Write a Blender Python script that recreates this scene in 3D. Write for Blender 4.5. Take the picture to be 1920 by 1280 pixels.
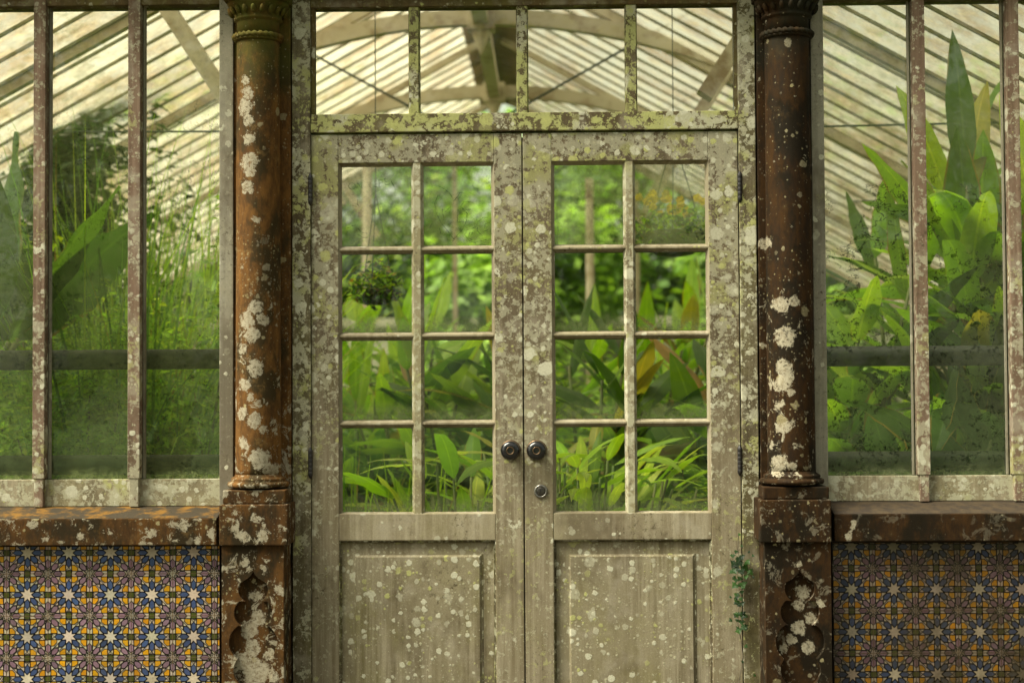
import bpy, bmesh, math, random
from mathutils import Vector, Matrix
R = math.radians
for o in list(bpy.data.objects): bpy.data.objects.remove(o, do_unlink=True)
scn = bpy.context.scene
COL = scn.collection

# ------------------------------------------------------------------ camera
CAMZ, CAMD, FPX = 1.187, 5.4, 3000.0
YAW, PITCH, ROLL = R(1.24), R(1.8), R(-0.33)
M_CAM = (Matrix.Rotation(YAW, 3, 'Z') @ Matrix.Rotation(math.pi/2 + PITCH, 3, 'X') @ Matrix.Rotation(ROLL, 3, 'Z'))
CAMP = Vector((0, -CAMD, CAMZ))
cd = bpy.data.cameras.new('camera'); cam = bpy.data.objects.new('camera', cd); COL.objects.link(cam)
cam.matrix_world = Matrix.Translation(CAMP) @ M_CAM.to_4x4()
cd.sensor_width = 36; cd.lens = FPX/1920*36; cd.clip_start = 0.05; cd.clip_end = 500
cd.dof.use_dof = True; cd.dof.focus_distance = CAMD - 0.02; cd.dof.aperture_fstop = 2.0
scn.camera = cam

# ------------------------------------------------------------------ world, sun, exposure
SUN_EL, SUN_AZ = R(56), R(256)      # azimuth clockwise from +Y: the light comes from the left, a little in front
w = bpy.data.worlds.new('World'); scn.world = w; w.use_nodes = True
nt = w.node_tree; nt.nodes.clear()
sky = nt.nodes.new('ShaderNodeTexSky'); sky.sky_type = 'NISHITA'; sky.sun_disc = False
sky.sun_elevation = SUN_EL; sky.sun_rotation = SUN_AZ; sky.air_density = 1.0; sky.dust_density = 4.0; sky.ozone_density = 0.6
bg = nt.nodes.new('ShaderNodeBackground'); bg.inputs[1].default_value = 0.12
hs = nt.nodes.new('ShaderNodeHueSaturation'); hs.inputs['Saturation'].default_value = 0.30
wo = nt.nodes.new('ShaderNodeOutputWorld')
nt.links.new(sky.outputs[0], hs.inputs['Color']); tn = nt.nodes.new('ShaderNodeMix'); tn.data_type = 'RGBA'; tn.blend_type = 'MULTIPLY'; tn.inputs[0].default_value = 1; tn.inputs[7].default_value = (1.0, .96, .78, 1)
nt.links.new(hs.outputs[0], tn.inputs[6]); nt.links.new(tn.outputs[2], bg.inputs[0]); nt.links.new(bg.outputs[0], wo.inputs[0])
sl = bpy.data.lights.new('sun', 'SUN'); sl.energy = 4.9; sl.angle = R(42); sl.color = (1, .95, .78)
so = bpy.data.objects.new('sun', sl); COL.objects.link(so)
sd = Vector((math.sin(SUN_AZ)*math.cos(SUN_EL), math.cos(SUN_AZ)*math.cos(SUN_EL), math.sin(SUN_EL)))
so.rotation_euler = sd.to_track_quat('Z', 'Y').to_euler(); so.location = (-6, -8, 12)
scn.view_settings.view_transform = 'Standard'; scn.view_settings.look = 'None'
scn.view_settings.exposure = 1.34; scn.view_settings.gamma = 1; scn.view_settings.use_curve_mapping = False
scn.render.engine = 'CYCLES'
cy = scn.cycles
cy.max_bounces = 10; cy.diffuse_bounces = 5; cy.glossy_bounces = 4; cy.transmission_bounces = 6; cy.transparent_max_bounces = 24
cy.sample_clamp_indirect = 6; cy.caustics_reflective = False; cy.caustics_refractive = False

def W(px, py, y=0.0):
    """world x, z of a measured point of the facade on the upright plane at depth y"""
    d = M_CAM @ Vector(((px-960)/FPX, -(py-640)/FPX, -1.0))
    t = (y + CAMD)/d.y
    p = CAMP + d*t
    return p.x, p.z
def X(px, y=0.0, py=560): return W(px, py, y)[0]
def Z(py, y=0.0, px=960): return W(px, py, y)[1]

# ------------------------------------------------------------------ object helpers
ORG = {}
def tag(o, label=None, cat=None, group=None, kind=None):
    if label: o['label'] = label
    if cat: o['category'] = cat
    if group: o['group'] = group
    if kind: o['kind'] = kind
    return o
def empty(name, loc, label, cat, group=None):
    o = bpy.data.objects.new(name, None); COL.objects.link(o); o.location = loc
    o.empty_display_size = .1
    ORG[o.name] = Vector(loc)
    return tag(o, label, cat, group)
class MB:
    def __init__(s): s.v = []; s.f = []; s.c = []; s.uv = []; s.smooth = False
    def add(s, vs, fs, col=None, uvs=None):
        n = len(s.v); s.v += [tuple(v) for v in vs]
        for k, f in enumerate(fs):
            s.f.append([n+i for i in f]); s.c.append(col or (1, 1, 1))
            s.uv.append([uvs[i] for i in f] if uvs else None)
    def box(s, x0, x1, y0, y1, z0, z1, col=None):
        if x0 > x1: x0, x1 = x1, x0
        if y0 > y1: y0, y1 = y1, y0
        if z0 > z1: z0, z1 = z1, z0
        s.add([(x0,y0,z0),(x1,y0,z0),(x1,y1,z0),(x0,y1,z0),(x0,y0,z1),(x1,y0,z1),(x1,y1,z1),(x0,y1,z1)],
              [(0,1,5,4),(1,2,6,5),(2,3,7,6),(3,0,4,7),(4,5,6,7),(3,2,1,0)], col)
    def prism(s, prof, p0, p1, up=(0,0,1)):
        """profile (a,b) swept from p0 to p1; a along side, b along up"""
        p0 = Vector(p0); p1 = Vector(p1); d = (p1-p0).normalized(); u = Vector(up)
        sd_ = d.cross(u).normalized(); u = sd_.cross(d).normalized(); n = len(prof)
        vs = [p0 + sd_*a + u*b for a, b in prof] + [p1 + sd_*a + u*b for a, b in prof]
        fs = [(i, (i+1) % n, n+(i+1) % n, n+i) for i in range(n)] + [tuple(range(n-1, -1, -1)), tuple(range(n, 2*n))]
        s.add(vs, fs)
    def beam(s, p0, p1, w_, h_, up=(0,0,1)):
        s.prism([(-w_/2,-h_/2),(w_/2,-h_/2),(w_/2,h_/2),(-w_/2,h_/2)], p0, p1, up)
    def tube(s, pts, rad, n=10, cap=True, col=None):
        pts = [Vector(p) for p in pts]; rs = rad if isinstance(rad, (list, tuple)) else [rad]*len(pts)
        vs = []; fs = []
        ref = Vector((0.13, 0.92, 0.31))
        for i, p in enumerate(pts):
            d = (pts[min(i+1, len(pts)-1)] - pts[max(i-1, 0)]).normalized()
            a = d.cross(ref)
            if a.length < .05: a = d.cross(Vector((1, 0, 0)))
            a.normalize(); b = d.cross(a)
            for k in range(n):
                t = 2*math.pi*k/n; vs.append(p + (a*math.cos(t) + b*math.sin(t))*rs[i])
        for i in range(len(pts)-1):
            for k in range(n):
                fs.append((i*n+k, i*n+(k+1) % n, (i+1)*n+(k+1) % n, (i+1)*n+k))
        if cap: fs += [tuple(range(n-1, -1, -1)), tuple((len(pts)-1)*n+k for k in range(n))]
        s.add(vs, fs, col)
    def lathe(s, prof, c, axis='Z', n=48):
        """prof: list of (radius, height)"""
        vs = []; fs = []; c = Vector(c)
        for r, h in prof:
            for k in range(n):
                t = 2*math.pi*k/n
                if axis == 'Z': vs.append(c + Vector((r*math.cos(t), r*math.sin(t), h)))
                else: vs.append(c + Vector((r*math.cos(t), -h, r*math.sin(t))))
        for i in range(len(prof)-1):
            for k in range(n): fs.append((i*n+k, i*n+(k+1) % n, (i+1)*n+(k+1) % n, (i+1)*n+k))
        fs += [tuple(range(n-1, -1, -1)), tuple((len(prof)-1)*n+k for k in range(n))]
        s.add(vs, fs)
    def build(s, name, mat, parent=None, bevel=0, smooth=False, merge=False, origin=None):
        me = bpy.data.meshes.new(name)
        off = ORG.get(parent.name, Vector()) if parent else (Vector(origin) if origin else Vector())
        me.from_pydata([Vector(v)-off for v in s.v], [], s.f)
        if any(c != (1, 1, 1) for c in s.c):
            at = me.attributes.new('Col', 'FLOAT_COLOR', 'CORNER'); buf = []
            for f, c in zip(s.f, s.c): buf += [c[0], c[1], c[2], 1.0]*len(f)
            at.data.foreach_set('color', buf)
        if any(s.uv):
            uvl = me.uv_layers.new(name='UVMap'); buf = []
            for f, u in zip(s.f, s.uv):
                for i in range(len(f)): buf += list(u[i]) if u else [0, 0]
            uvl.data.foreach_set('uv', buf)
        if bevel or merge:
            bm = bmesh.new(); bm.from_mesh(me)
            if merge: bmesh.ops.remove_doubles(bm, verts=bm.verts, dist=1e-5)
            bmesh.ops.recalc_face_normals(bm, faces=bm.faces)
            if bevel:
                es = [e for e in bm.edges if len(e.link_faces) == 2 and e.calc_face_angle(0) > .5]
                bmesh.ops.bevel(bm, geom=es, offset=bevel, segments=2, profile=.6, affect='EDGES', clamp_overlap=True)
            bm.to_mesh(me); bm.free()
        me.materials.append(mat)
        if smooth: me.polygons.foreach_set('use_smooth', [True]*len(me.polygons))
        me.update()
        o = bpy.data.objects.new(name, me); COL.objects.link(o)
        if parent: o.parent = parent; ORG[o.name] = off
        elif origin: o.location = origin; ORG[o.name] = off
        else: ORG[o.name] = Vector()
        return o

# ------------------------------------------------------------------ node helpers
class NT:
    def __init__(s, name):
        s.m = bpy.data.materials.new(name); s.m.use_nodes = True; s.t = s.m.node_tree; s.t.nodes.clear()
        s.out = s.t.nodes.new('ShaderNodeOutputMaterial')
    def n(s, typ, **kw):
        nd = s.t.nodes.new('ShaderNode'+typ)
        ins = kw.pop('ins', {})
        for k, v in kw.items(): setattr(nd, k, v)
        for k, v in ins.items(): s.set(nd.inputs[k], v)
        return nd
    def set(s, sock, v):
        if isinstance(v, bpy.types.NodeSocket): s.t.links.new(v, sock)
        elif isinstance(v, (tuple, list)):
            sock.default_value = (*v, 1.0) if (len(v) == 3 and sock.type == 'RGBA') else v
        else: sock.default_value = v
    def m_(s, op, a, b=0.0, c=None, clamp=False):
        nd = s.n('Math', operation=op, use_clamp=clamp); s.set(nd.inputs[0], a); s.set(nd.inputs[1], b)
        if c is not None: s.set(nd.inputs[2], c)
        return nd.outputs[0]
    def vm(s, op, a, b=(0,0,0), scale=None):
        nd = s.n('VectorMath', operation=op); s.set(nd.inputs[0], a); s.set(nd.inputs[1], b)
        if scale is not None: s.set(nd.inputs['Scale'], scale)
        return nd.outputs[1] if op in ('LENGTH', 'DISTANCE', 'DOT_PRODUCT') else nd.outputs[0]
    def mix(s, f, a, b, blend='MIX'):
        nd = s.n('Mix', data_type='RGBA', blend_type=blend, clamp_factor=True)
        s.set(nd.inputs[0], f); s.set(nd.inputs[6], a); s.set(nd.inputs[7], b); return nd.outputs[2]
    def ramp(s, v, lo, hi, a=0.0, b=1.0, smooth=True):
        nd = s.n('MapRange', interpolation_type='SMOOTHSTEP' if smooth else 'LINEAR')
        for i, x in enumerate((v, lo, hi, a, b)): s.set(nd.inputs[i], x)
        return nd.outputs[0]
    def noise(s, vec, scale, detail=4, rough=.55, dist=0.0, col=False):
        nd = s.n('TexNoise', ins={'Scale': scale, 'Detail': detail, 'Roughness': rough, 'Distortion': dist}); s.set(nd.inputs['Vector'], vec)
        return nd.outputs[1] if col else nd.outputs[0]
    def pos(s, scale=(1,1,1), off=(0,0,0)):
        g = s.n('NewGeometry').outputs['Position']
        if scale != (1,1,1) or off != (0,0,0):
            g = s.vm('ADD', s.vm('MULTIPLY', g, scale), off)
        return g
    def bsdf(s, col, rough=.7, bump=None, bstr=.3, bdist=.002, spec=.4, **kw):
        p = s.n('BsdfPrincipled'); s.set(p.inputs['Base Color'], col); s.set(p.inputs['Roughness'], rough)
        s.set(p.inputs['Specular IOR Level'], spec)
        for k, v in kw.items(): s.set(p.inputs[k], v)
        if bump is not None:
            b = s.n('Bump', ins={'Strength': bstr, 'Distance': bdist, 'Height': bump}); s.t.links.new(b.outputs[0], p.inputs['Normal'])
        return p.outputs[0]
    def done(s, sh): s.t.links.new(sh, s.out.inputs[0]); return s.m

def spots(t, pos, scale, seed, rmin, rmax, dens, warp=.006, soft=.05, pw=2.0, wscale=55):
    """round lichen rosettes: returns mask, cell random"""
    wv = t.vm('SCALE', t.vm('SUBTRACT', t.noise(pos, wscale, 3, .6, col=True), (.5, .5, .5)), scale=warp*2)
    p = t.vm('ADD', t.vm('ADD', pos, wv), (seed*1.37, seed*.71, seed*2.3))
    v = t.n('TexVoronoi', feature='F1', ins={'Scale': scale, 'Randomness': 1.0}); t.set(v.inputs['Vector'], p)
    sc = t.n('SeparateColor'); t.set(sc.inputs[0], v.outputs['Color'])
    rad = t.m_('MULTIPLY_ADD', t.m_('POWER', sc.outputs[0], pw), rmax-rmin, rmin)
    mask = t.ramp(t.m_('SUBTRACT', rad, v.outputs['Distance']), 0.0, soft)
    pres = t.m_('LESS_THAN', sc.outputs[1], dens)
    brk = t.ramp(t.noise(pos, scale*7, 4, .7), .34, .50, .55, 1.0)
    op = t.m_('MULTIPLY', t.ramp(t.m_('FRACT', t.m_('MULTIPLY', sc.outputs[2], 7.3)), 0.0, .8, .38, 1.0), brk)
    return t.m_('MULTIPLY', t.m_('MULTIPLY', mask, pres), op), sc.outputs[2], v.outputs['Distance']

def lichen_wood(name, base_a, base_b, base_c, densf=1.0, zlo=.3, zhi=2.3, dlo=.14, dhi=.66, yellow=.35, crust=.5, seed=0.0, green=.25, patches=(), big=1.0, low=0.0, cl=()):
    t = NT(name); P = t.pos(); z = t.n('SeparateXYZ', ins={'Vector': P}).outputs[2]
    grain = t.noise(t.pos((55, 55, 2.2)), 1.0, 5, .65)
    grainx = t.noise(t.pos((1, 1, 1), (seed, 3, 7)), 9, 4, .6)
    broad = t.noise(t.pos((1, 1, .45), (seed*2, 1, 9)), 3.2, 4, .6)
    c = t.mix(t.ramp(grain, .34, .70), base_a, base_b)
    c = t.mix(t.ramp(broad, .42, .66), c, base_c)
    # greyer washed paint in places
    c = t.mix(t.m_('MULTIPLY', t.ramp(grainx, .50, .70), .55), c, (.40, .36, .27))
    if low: c = t.mix(t.m_('MULTIPLY', t.ramp(z, 1.45, .75), low), c, t.mix(t.ramp(grain, .3, .7), (.215, .175, .105), (.37, .325, .22)))
    # olive algae
    alg = t.noise(t.pos((1, 1, .7), (5+seed, 2, 0)), 5.5, 5, .7)
    c = t.mix(t.m_('MULTIPLY', t.ramp(alg, .45, .72), green), c, (.17, .155, .035))
    # dark mildew speckle
    mil = t.noise(t.pos((1,1,1), (9, seed, 4)), 60, 6, .75)
    milm = t.noise(t.pos((1,1,.5), (2, seed, 14)), 4.5, 3, .6)
    c = t.mix(t.m_('MULTIPLY', t.ramp(mil, .52, .66), t.ramp(milm, .45, .7)), c, (.055, .042, .018))
    dk = t.noise(t.pos((1,1,.6), (12, seed, 8)), 2.6, 5, .7)
    c = t.mix(t.m_('MULTIPLY', t.ramp(dk, .50, .66), .62), c, (.075, .052, .026))
    # density field of lichen
    dn = t.noise(t.pos((1,1,1), (3+seed, 0, 1)), 6.0, 6, .66)
    dz = t.ramp(z, zlo, zhi, dlo, dhi, False)
    dens = t.m_('MULTIPLY', t.m_('MULTIPLY', dz, t.ramp(dn, .36, .62, .30, 1.55)), densf)
    for (qx, qy, qr) in cl:
        x_, z_ = W(qx, qy, 0); dens = t.m_('ADD', dens, t.ramp(t.vm('DISTANCE', t.vm('MULTIPLY', P, (1, 0, .55)), (x_, 0, z_*.55)), qr, 0.0, 0.0, .75))
    m1, r1, d1 = spots(t, P, 19, 1+seed, .10, .56, t.m_('MULTIPLY', dens, big), .011, .12, 1.5, 48)
    m2, r2, d2 = spots(t, P, 40, 4+seed, .12, .56, t.m_('MULTIPLY', dens, 1.35), .006, .14, 1.5, 85)
    m3, r3, d3 = spots(t, P, 82, 7+seed, .12, .54, t.m_('MULTIPLY', dens, 1.6), .003, .25, 1.3, 140)
    m4, r4, d4 = spots(t, P, 190, 9+seed, .14, .42, t.m_('MULTIPLY', dens, 1.1), .001, .25, 1.2, 200)
    white = (.60, .59, .44); pale = (.46, .44, .29); yel = (.46, .47, .17)
    zy = t.m_('MULTIPLY', t.ramp(z, 1.2, 2.2, .35, 1.0), yellow)
    yn = t.noise(t.pos((1,1,1), (seed, 8, 2)), 6, 2, .5)
    zy = t.m_('MULTIPLY', zy, t.ramp(yn, .40, .60, .35, 1.9))
    def lc(r, base): return t.mix(t.m_('LESS_THAN', r, zy), base, yel)
    fine = t.noise(P, 320, 4, .7)
    # broken crust
    cr = t.noise(t.pos((1,1,1), (seed, 6, 3)), 38, 8, .72, .3)
    crm = t.ramp(t.m_('ADD', cr, t.m_('MULTIPLY', dens, .10)), .565, .61)
    crm = t.m_('MULTIPLY', crm, crust)
    c = t.mix(crm, c, t.mix(t.ramp(t.m_('ADD', yn, (yellow-.35)*.16), .50, .60), (.50, .49, .34), (.43, .44, .17)))
    c = t.mix(t.m_('MULTIPLY', m4, .75), c, lc(r4, pale))
    c = t.mix(t.m_('MULTIPLY', m3, .85), c, lc(r3, pale))
    c = t.mix(t.m_('MULTIPLY', m2, .92), c, lc(r2, white))
    c = t.mix(t.m_('MULTIPLY', m1, .92), c, lc(r1, white))
    h = t.m_('MAXIMUM', t.m_('MAXIMUM', m1, m2), t.m_('MAXIMUM', m3, crm))
    for (px, py, rp, yy) in patches:
        x_, z_ = W(px, py, yy)
        pm = patch(t, P, [(x_, yy, z_, rp*.0018)])
        c = t.mix(pm, c, white); h = t.m_('MAXIMUM', h, pm)
    c = t.mix(t.ramp(fine, .35, .75, .26, 0.0), c, (.05, .04, .02))
    hgt = t.m_('ADD', t.m_('MULTIPLY', h, .6), t.m_('ADD', t.m_('MULTIPLY', grain, .5), t.m_('MULTIPLY', fine, .35)))
    return t.done(t.bsdf(c, .86, hgt, .55, .0022, .25))

def patch(t, P, lst, warp=.055, wscale=13):
    rag = t.m_('MULTIPLY', t.m_('SUBTRACT', t.noise(P, 48, 9, .8), .5), .060)
    wv = t.vm('SCALE', t.vm('SUBTRACT', t.noise(P, wscale, 8, .78, col=True), (.5, .5, .5)), scale=warp)
    p = t.vm('MULTIPLY', t.vm('ADD', P, wv), (1, 0, 1)); out = None
    for (x_, y_, z_, r_) in lst:
        d = t.m_('ADD', t.vm('DISTANCE', p, (x_, 0, z_)), rag)
        mm = t.ramp(d, r_*1.02, r_*.92)
        out = mm if out is None else t.m_('MAXIMUM', out, mm)
    return out

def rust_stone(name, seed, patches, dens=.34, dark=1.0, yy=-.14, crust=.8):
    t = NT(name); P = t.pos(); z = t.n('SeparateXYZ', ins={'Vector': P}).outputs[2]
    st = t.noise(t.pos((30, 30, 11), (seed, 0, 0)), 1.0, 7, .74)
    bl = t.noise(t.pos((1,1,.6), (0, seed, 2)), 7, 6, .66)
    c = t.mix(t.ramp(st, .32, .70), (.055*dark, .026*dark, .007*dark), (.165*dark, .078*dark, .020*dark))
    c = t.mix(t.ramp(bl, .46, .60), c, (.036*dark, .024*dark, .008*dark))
    or_ = t.noise(t.pos((1,1,1), (seed, 5, 5)), 18, 6, .7)
    c = t.mix(t.m_('MULTIPLY', t.ramp(or_, .56, .72), .6), c, (.20*dark, .12*dark, .04*dark))
    # green algae near the top under the beam
    ga = t.noise(t.pos((1,1,.8), (1, seed, 7)), 8, 5, .65)
    gm = t.m_('MULTIPLY', t.ramp(z, 2.10, 2.52), t.ramp(ga, .30, .6))
    c = t.mix(gm, c, (.075*dark, .078*dark, .012))
    speck = t.noise(t.pos((1,1,1), (seed, 1, 1)), 150, 5, .7)
    c = t.mix(t.ramp(speck, .55, .75, 0, .5), c, (.02, .012, .004))
    dn = t.noise(t.pos((1,1,1), (seed, 4, 4)), 5.0, 3, .6)
    den = t.m_('MULTIPLY', t.ramp(dn, .42, .66, 0.15, 1.8), dens)
    den = t.m_('MULTIPLY', den, t.ramp(z, 2.3, 1.3, .25, 1.0))
    m1, r1, _ = spots(t, P, 22, 2+seed, .12, .46, t.m_('MULTIPLY', den, .8), .012, .08, 1.6, 50)
    m2, r2, _ = spots(t, P, 55, 3+seed, .12, .5, den, .006, .15, 1.8, 90)
    m3, r3, _ = spots(t, P, 120, 5+seed, .12, .5, t.m_('ADD', t.m_('MULTIPLY', den, 1.6), .06), .002, .2, 1.5, 150)
    fine = t.noise(P, 90, 6, .75)
    wcol = t.mix(t.ramp(fine, .40, .66), (.36, .33, .24), (.22, .185, .12))
    ring = t.mix(r1, t.mix(.45, wcol, c), (.30, .26, .13))
    c = t.mix(t.m_('MULTIPLY', m3, .7), c, ring)
    c = t.mix(t.m_('MULTIPLY', m2, .85), c, ring)
    c = t.mix(t.m_('MULTIPLY', m1, .9), c, ring)
    h = t.m_('MAXIMUM', m1, m2)
    if crust:
        cn = t.noise(t.pos((1,1,1), (seed, 2, 6)), 20, 9, .74, .6); cz = t.ramp(z, 1.75, 1.1, -.05, .035)
        cm = t.m_('MULTIPLY', t.ramp(t.m_('ADD', t.m_('ADD', cn, cz), t.m_('MULTIPLY', dn, .12)), .655, .685), crust)
        c = t.mix(cm, c, wcol); h = t.m_('MAXIMUM', h, cm)
    if patches:
        lst = [(*[(W(px, py, yy)[0]), yy], W(px, py, yy)[1], rp*.0018*.86) for (px, py, rp) in patches]
        pm = patch(t, P, lst)
        hole = t.ramp(t.noise(P, 85, 6, .75), .52, .60, 1.0, .30)
        pm = t.m_('MULTIPLY', t.m_('MULTIPLY', pm, hole), .88)
        c = t.mix(pm, c, wcol)
    hg = t.m_('ADD', t.m_('MULTIPLY', h, .18), t.m_('ADD', t.m_('MULTIPLY', st, .9), t.m_('MULTIPLY', fine, .18)))
    return t.done(t.bsdf(c, t.ramp(st, .3, .7, .72, .95), hg, .6, .0025, .14))

MAT = {}
MAT['door'] = lichen_wood('weathered_door_paint', (.075, .055, .032), (.215, .175, .115), (.140, .108, .062), seed=0.0, dlo=.20, dhi=1.25, zlo=.6, zhi=2.1, crust=.5, low=.75, green=.22)
MAT['rail_low'] = lichen_wood('weathered_rail_paint', (.24, .20, .125), (.40, .355, .245), (.32, .28, .18), densf=.35, seed=2.2, crust=.1, dlo=.12, dhi=.5, big=.4)
MAT['panel'] = lichen_wood('weathered_panel_paint', (.150, .122, .070), (.36, .315, .215), (.255, .22, .135), densf=1.0, seed=5.5, crust=.06, big=.2, cl=[(665, 1085, .16), (1085, 1085, .15)], dlo=.42, dhi=.62, zlo=.2, zhi=.75, green=.4)
MAT['head'] = lichen_wood('crusted_transom_paint', (.075, .055, .028), (.15, .115, .06), (.11, .09, .04), densf=1.0, seed=3.1, yellow=.95, crust=.95, dlo=.85, dhi=.95)
MAT['frame'] = lichen_wood('weathered_frame_paint', (.070, .055, .028), (.185, .155, .095), (.12, .105, .05), densf=1.1, seed=8.4, crust=.75, dlo=.22, dhi=.8, green=.45)
MAT['window_wood'] = lichen_wood('weathered_window_paint', (.125, .075, .048), (.27, .185, .13), (.20, .13, .09), densf=.85, seed=12.0, yellow=.05, crust=.55, dlo=.95, dhi=.30, zlo=1.0, zhi=2.2, green=.1)
MAT['window_rail'] = lichen_wood('weathered_sill_rail_paint', (.22, .185, .115), (.38, .33, .22), (.30, .265, .15), densf=1.0, seed=15.0, yellow=.15, crust=.7, dlo=.75, dhi=.75)
MAT['post'] = lichen_wood('pale_post_paint', (.25, .235, .18), (.36, .345, .27), (.30, .28, .20), densf=.2, seed=17.0, yellow=.1, crust=.2, green=.2)
MAT['lintel'] = lichen_wood('dark_beam_paint', (.08, .05, .02), (.14, .09, .035), (.10, .085, .02), densf=.15, seed=19.0, crust=.2, green=.7)

LEFT_P = [(457,150,10),(462,175,14),(458,200,17),(464,225,12),(466,260,13),(468,303,20),(462,350,15),(470,322,14),(480,410,7),(478,575,16),(462,600,18),(492,600,12),(470,628,17),(478,690,18),(458,722,14),(452,775,13),(478,790,18),(455,830,12),(494,805,9),(470,745,9),(485,860,22),(505,880,14),(452,655,10)]
MAT['column_left'] = rust_stone('rusted_column_left', 1.0, LEFT_P, dens=.50)
RIGHT_P = [(1440,452,12),(1466,572,16),(1490,566,12),(1474,632,22),(1470,690,18),(1478,705,16),(1466,722,14),(1484,735,8),(1474,800,11),(1464,758,8),(1466,868,16),(1484,872,9),(1460,884,9)]
MAT['column_right'] = rust_stone('rusted_column_right_shaded', 6.0, RIGHT_P, dens=.26, dark=.26)  # shade of the right side put into the column colour
PED_L = [(465,1182,20),(470,1215,19),(480,1160,17),(450,1240,22),(475,1260,30),(500,1230,12),(480,970,10),(492,1003,13),(460,1008,12),(440,960,8),(458,1052,9),(493,1068,9),(475,1118,12),(510,1268,12),(430,1300,25),(490,1330,30)]
MAT['pedestal_left'] = rust_stone('brown_stone_left', 3.0, PED_L, dens=.70, dark=.58, yy=-.165)
PED_R = [(1498,1058,8),(1508,1110,15),(1500,1135,14),(1520,1160,14),(1500,1180,16),(1485,1200,12),(1540,1130,8),(1520,1215,15),(1470,1215,10)]
MAT['pedestal_right'] = rust_stone('brown_stone_right_shaded', 9.0, PED_R, dens=.14, dark=.25, crust=.3, yy=-.165)  # darker copy of the pedestal stone, right side shade put into its colour
LED_L = [(285,1000,10),(345,985,12),(370,1012,8),(60,985,10),(395,1000,9),(150,1005,7)]
MAT['ledge_left'] = rust_stone('brown_ledge_left', 4.0, LED_L, dens=.60, dark=.62, yy=-.15)
MAT['ledge_right'] = rust_stone('brown_ledge_right_shaded', 7.0, [(1590,1005,8),(1600,985,8)], dens=.08, dark=.26, crust=.15, yy=-.15)  # right ledge stone darkened in colour for the shade on that side

def simple(name, a, b, scale, rough=.7, bstr=.4, metal=0.0, lo=.35, hi=.65, spec=.4):
    t = NT(name); n1 = t.noise(t.pos(), scale, 6, .65)
    c = t.mix(t.ramp(n1, lo, hi), a, b)
    return t.done(t.bsdf(c, rough, n1, bstr, .003, spec, Metallic=metal))
MAT['ochre'] = simple('ochre_lichen_ledge_top', (.028, .019, .007), (.150, .070, .003), 15, .9, lo=.46, hi=.64)
MAT['brown_top'] = simple('brown_ledge_top', (.045, .029, .012), (.022, .014, .007), 30, .9)
MAT['black_iron'] = simple('black_painted_iron', (.010, .010, .011), (.028, .024, .02), 120, .45, .3)
MAT['knob'] = simple('black_glazed_knob', (.006, .006, .007), (.010, .010, .010), 60, .16, .05, spec=.6)
MAT['bronze'] = simple('worn_bronze', (.17, .11, .065), (.09, .055, .03), 200, .38, .2, .8)
MAT['steel'] = simple('dull_steel', (.30, .29, .26), (.17, .16, .14), 150, .33, .2, .9)
MAT['steel_dark'] = simple('tarnished_steel', (.10, .095, .08), (.04, .035, .03), 200, .4, .2, .8)
MAT['pipe'] = simple('dark_iron_pipe', (.010, .013, .013), (.028, .034, .030), 40, .6, .5)
MAT['rod'] = simple('dark_iron_rod', (.035, .05, .04), (.06, .07, .05), 40, .6, .3)
MAT['cream'] = simple('cream_roof_paint', (.52, .45, .33), (.28, .20, .12), 8, .8, .3, lo=.45, hi=.72)
MAT['bar'] = simple('green_stained_glazing_bar', (.16, .16, .085), (.32, .27, .17), 6, .8, .3, lo=.42, hi=.66)
MAT['slat'] = simple('brown_vent_slat', (.20, .14, .07), (.11, .085, .035), 7, .8, .3)
MAT['paving'] = simple('mossy_paving', (.035, .031, .020), (.075, .064, .042), 6, .9, .6)
MAT['soil'] = simple('damp_soil', (.035, .022, .012), (.075, .05, .028), 14, .95, .9)
MAT['lawn'] = simple('lawn_green', (.04, .075, .010), (.07, .11, .02), 3, .95, .6)
MAT['bark'] = simple('tree_bark', (.075, .058, .035), (.15, .13, .09), 12, .95, .9)
MAT['stone_wall'] = simple('pale_stone_wall', (.42, .38, .28), (.28, .25, .17), 5, .9, .5)
MAT['moss'] = simple('basket_moss', (.05, .045, .018), (.10, .085, .035), 40, .95, 1.0)
MAT['petal'] = simple('yellow_petals', (.85, .66, .02), (.80, .55, .01), 30, .6, .1)

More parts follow.
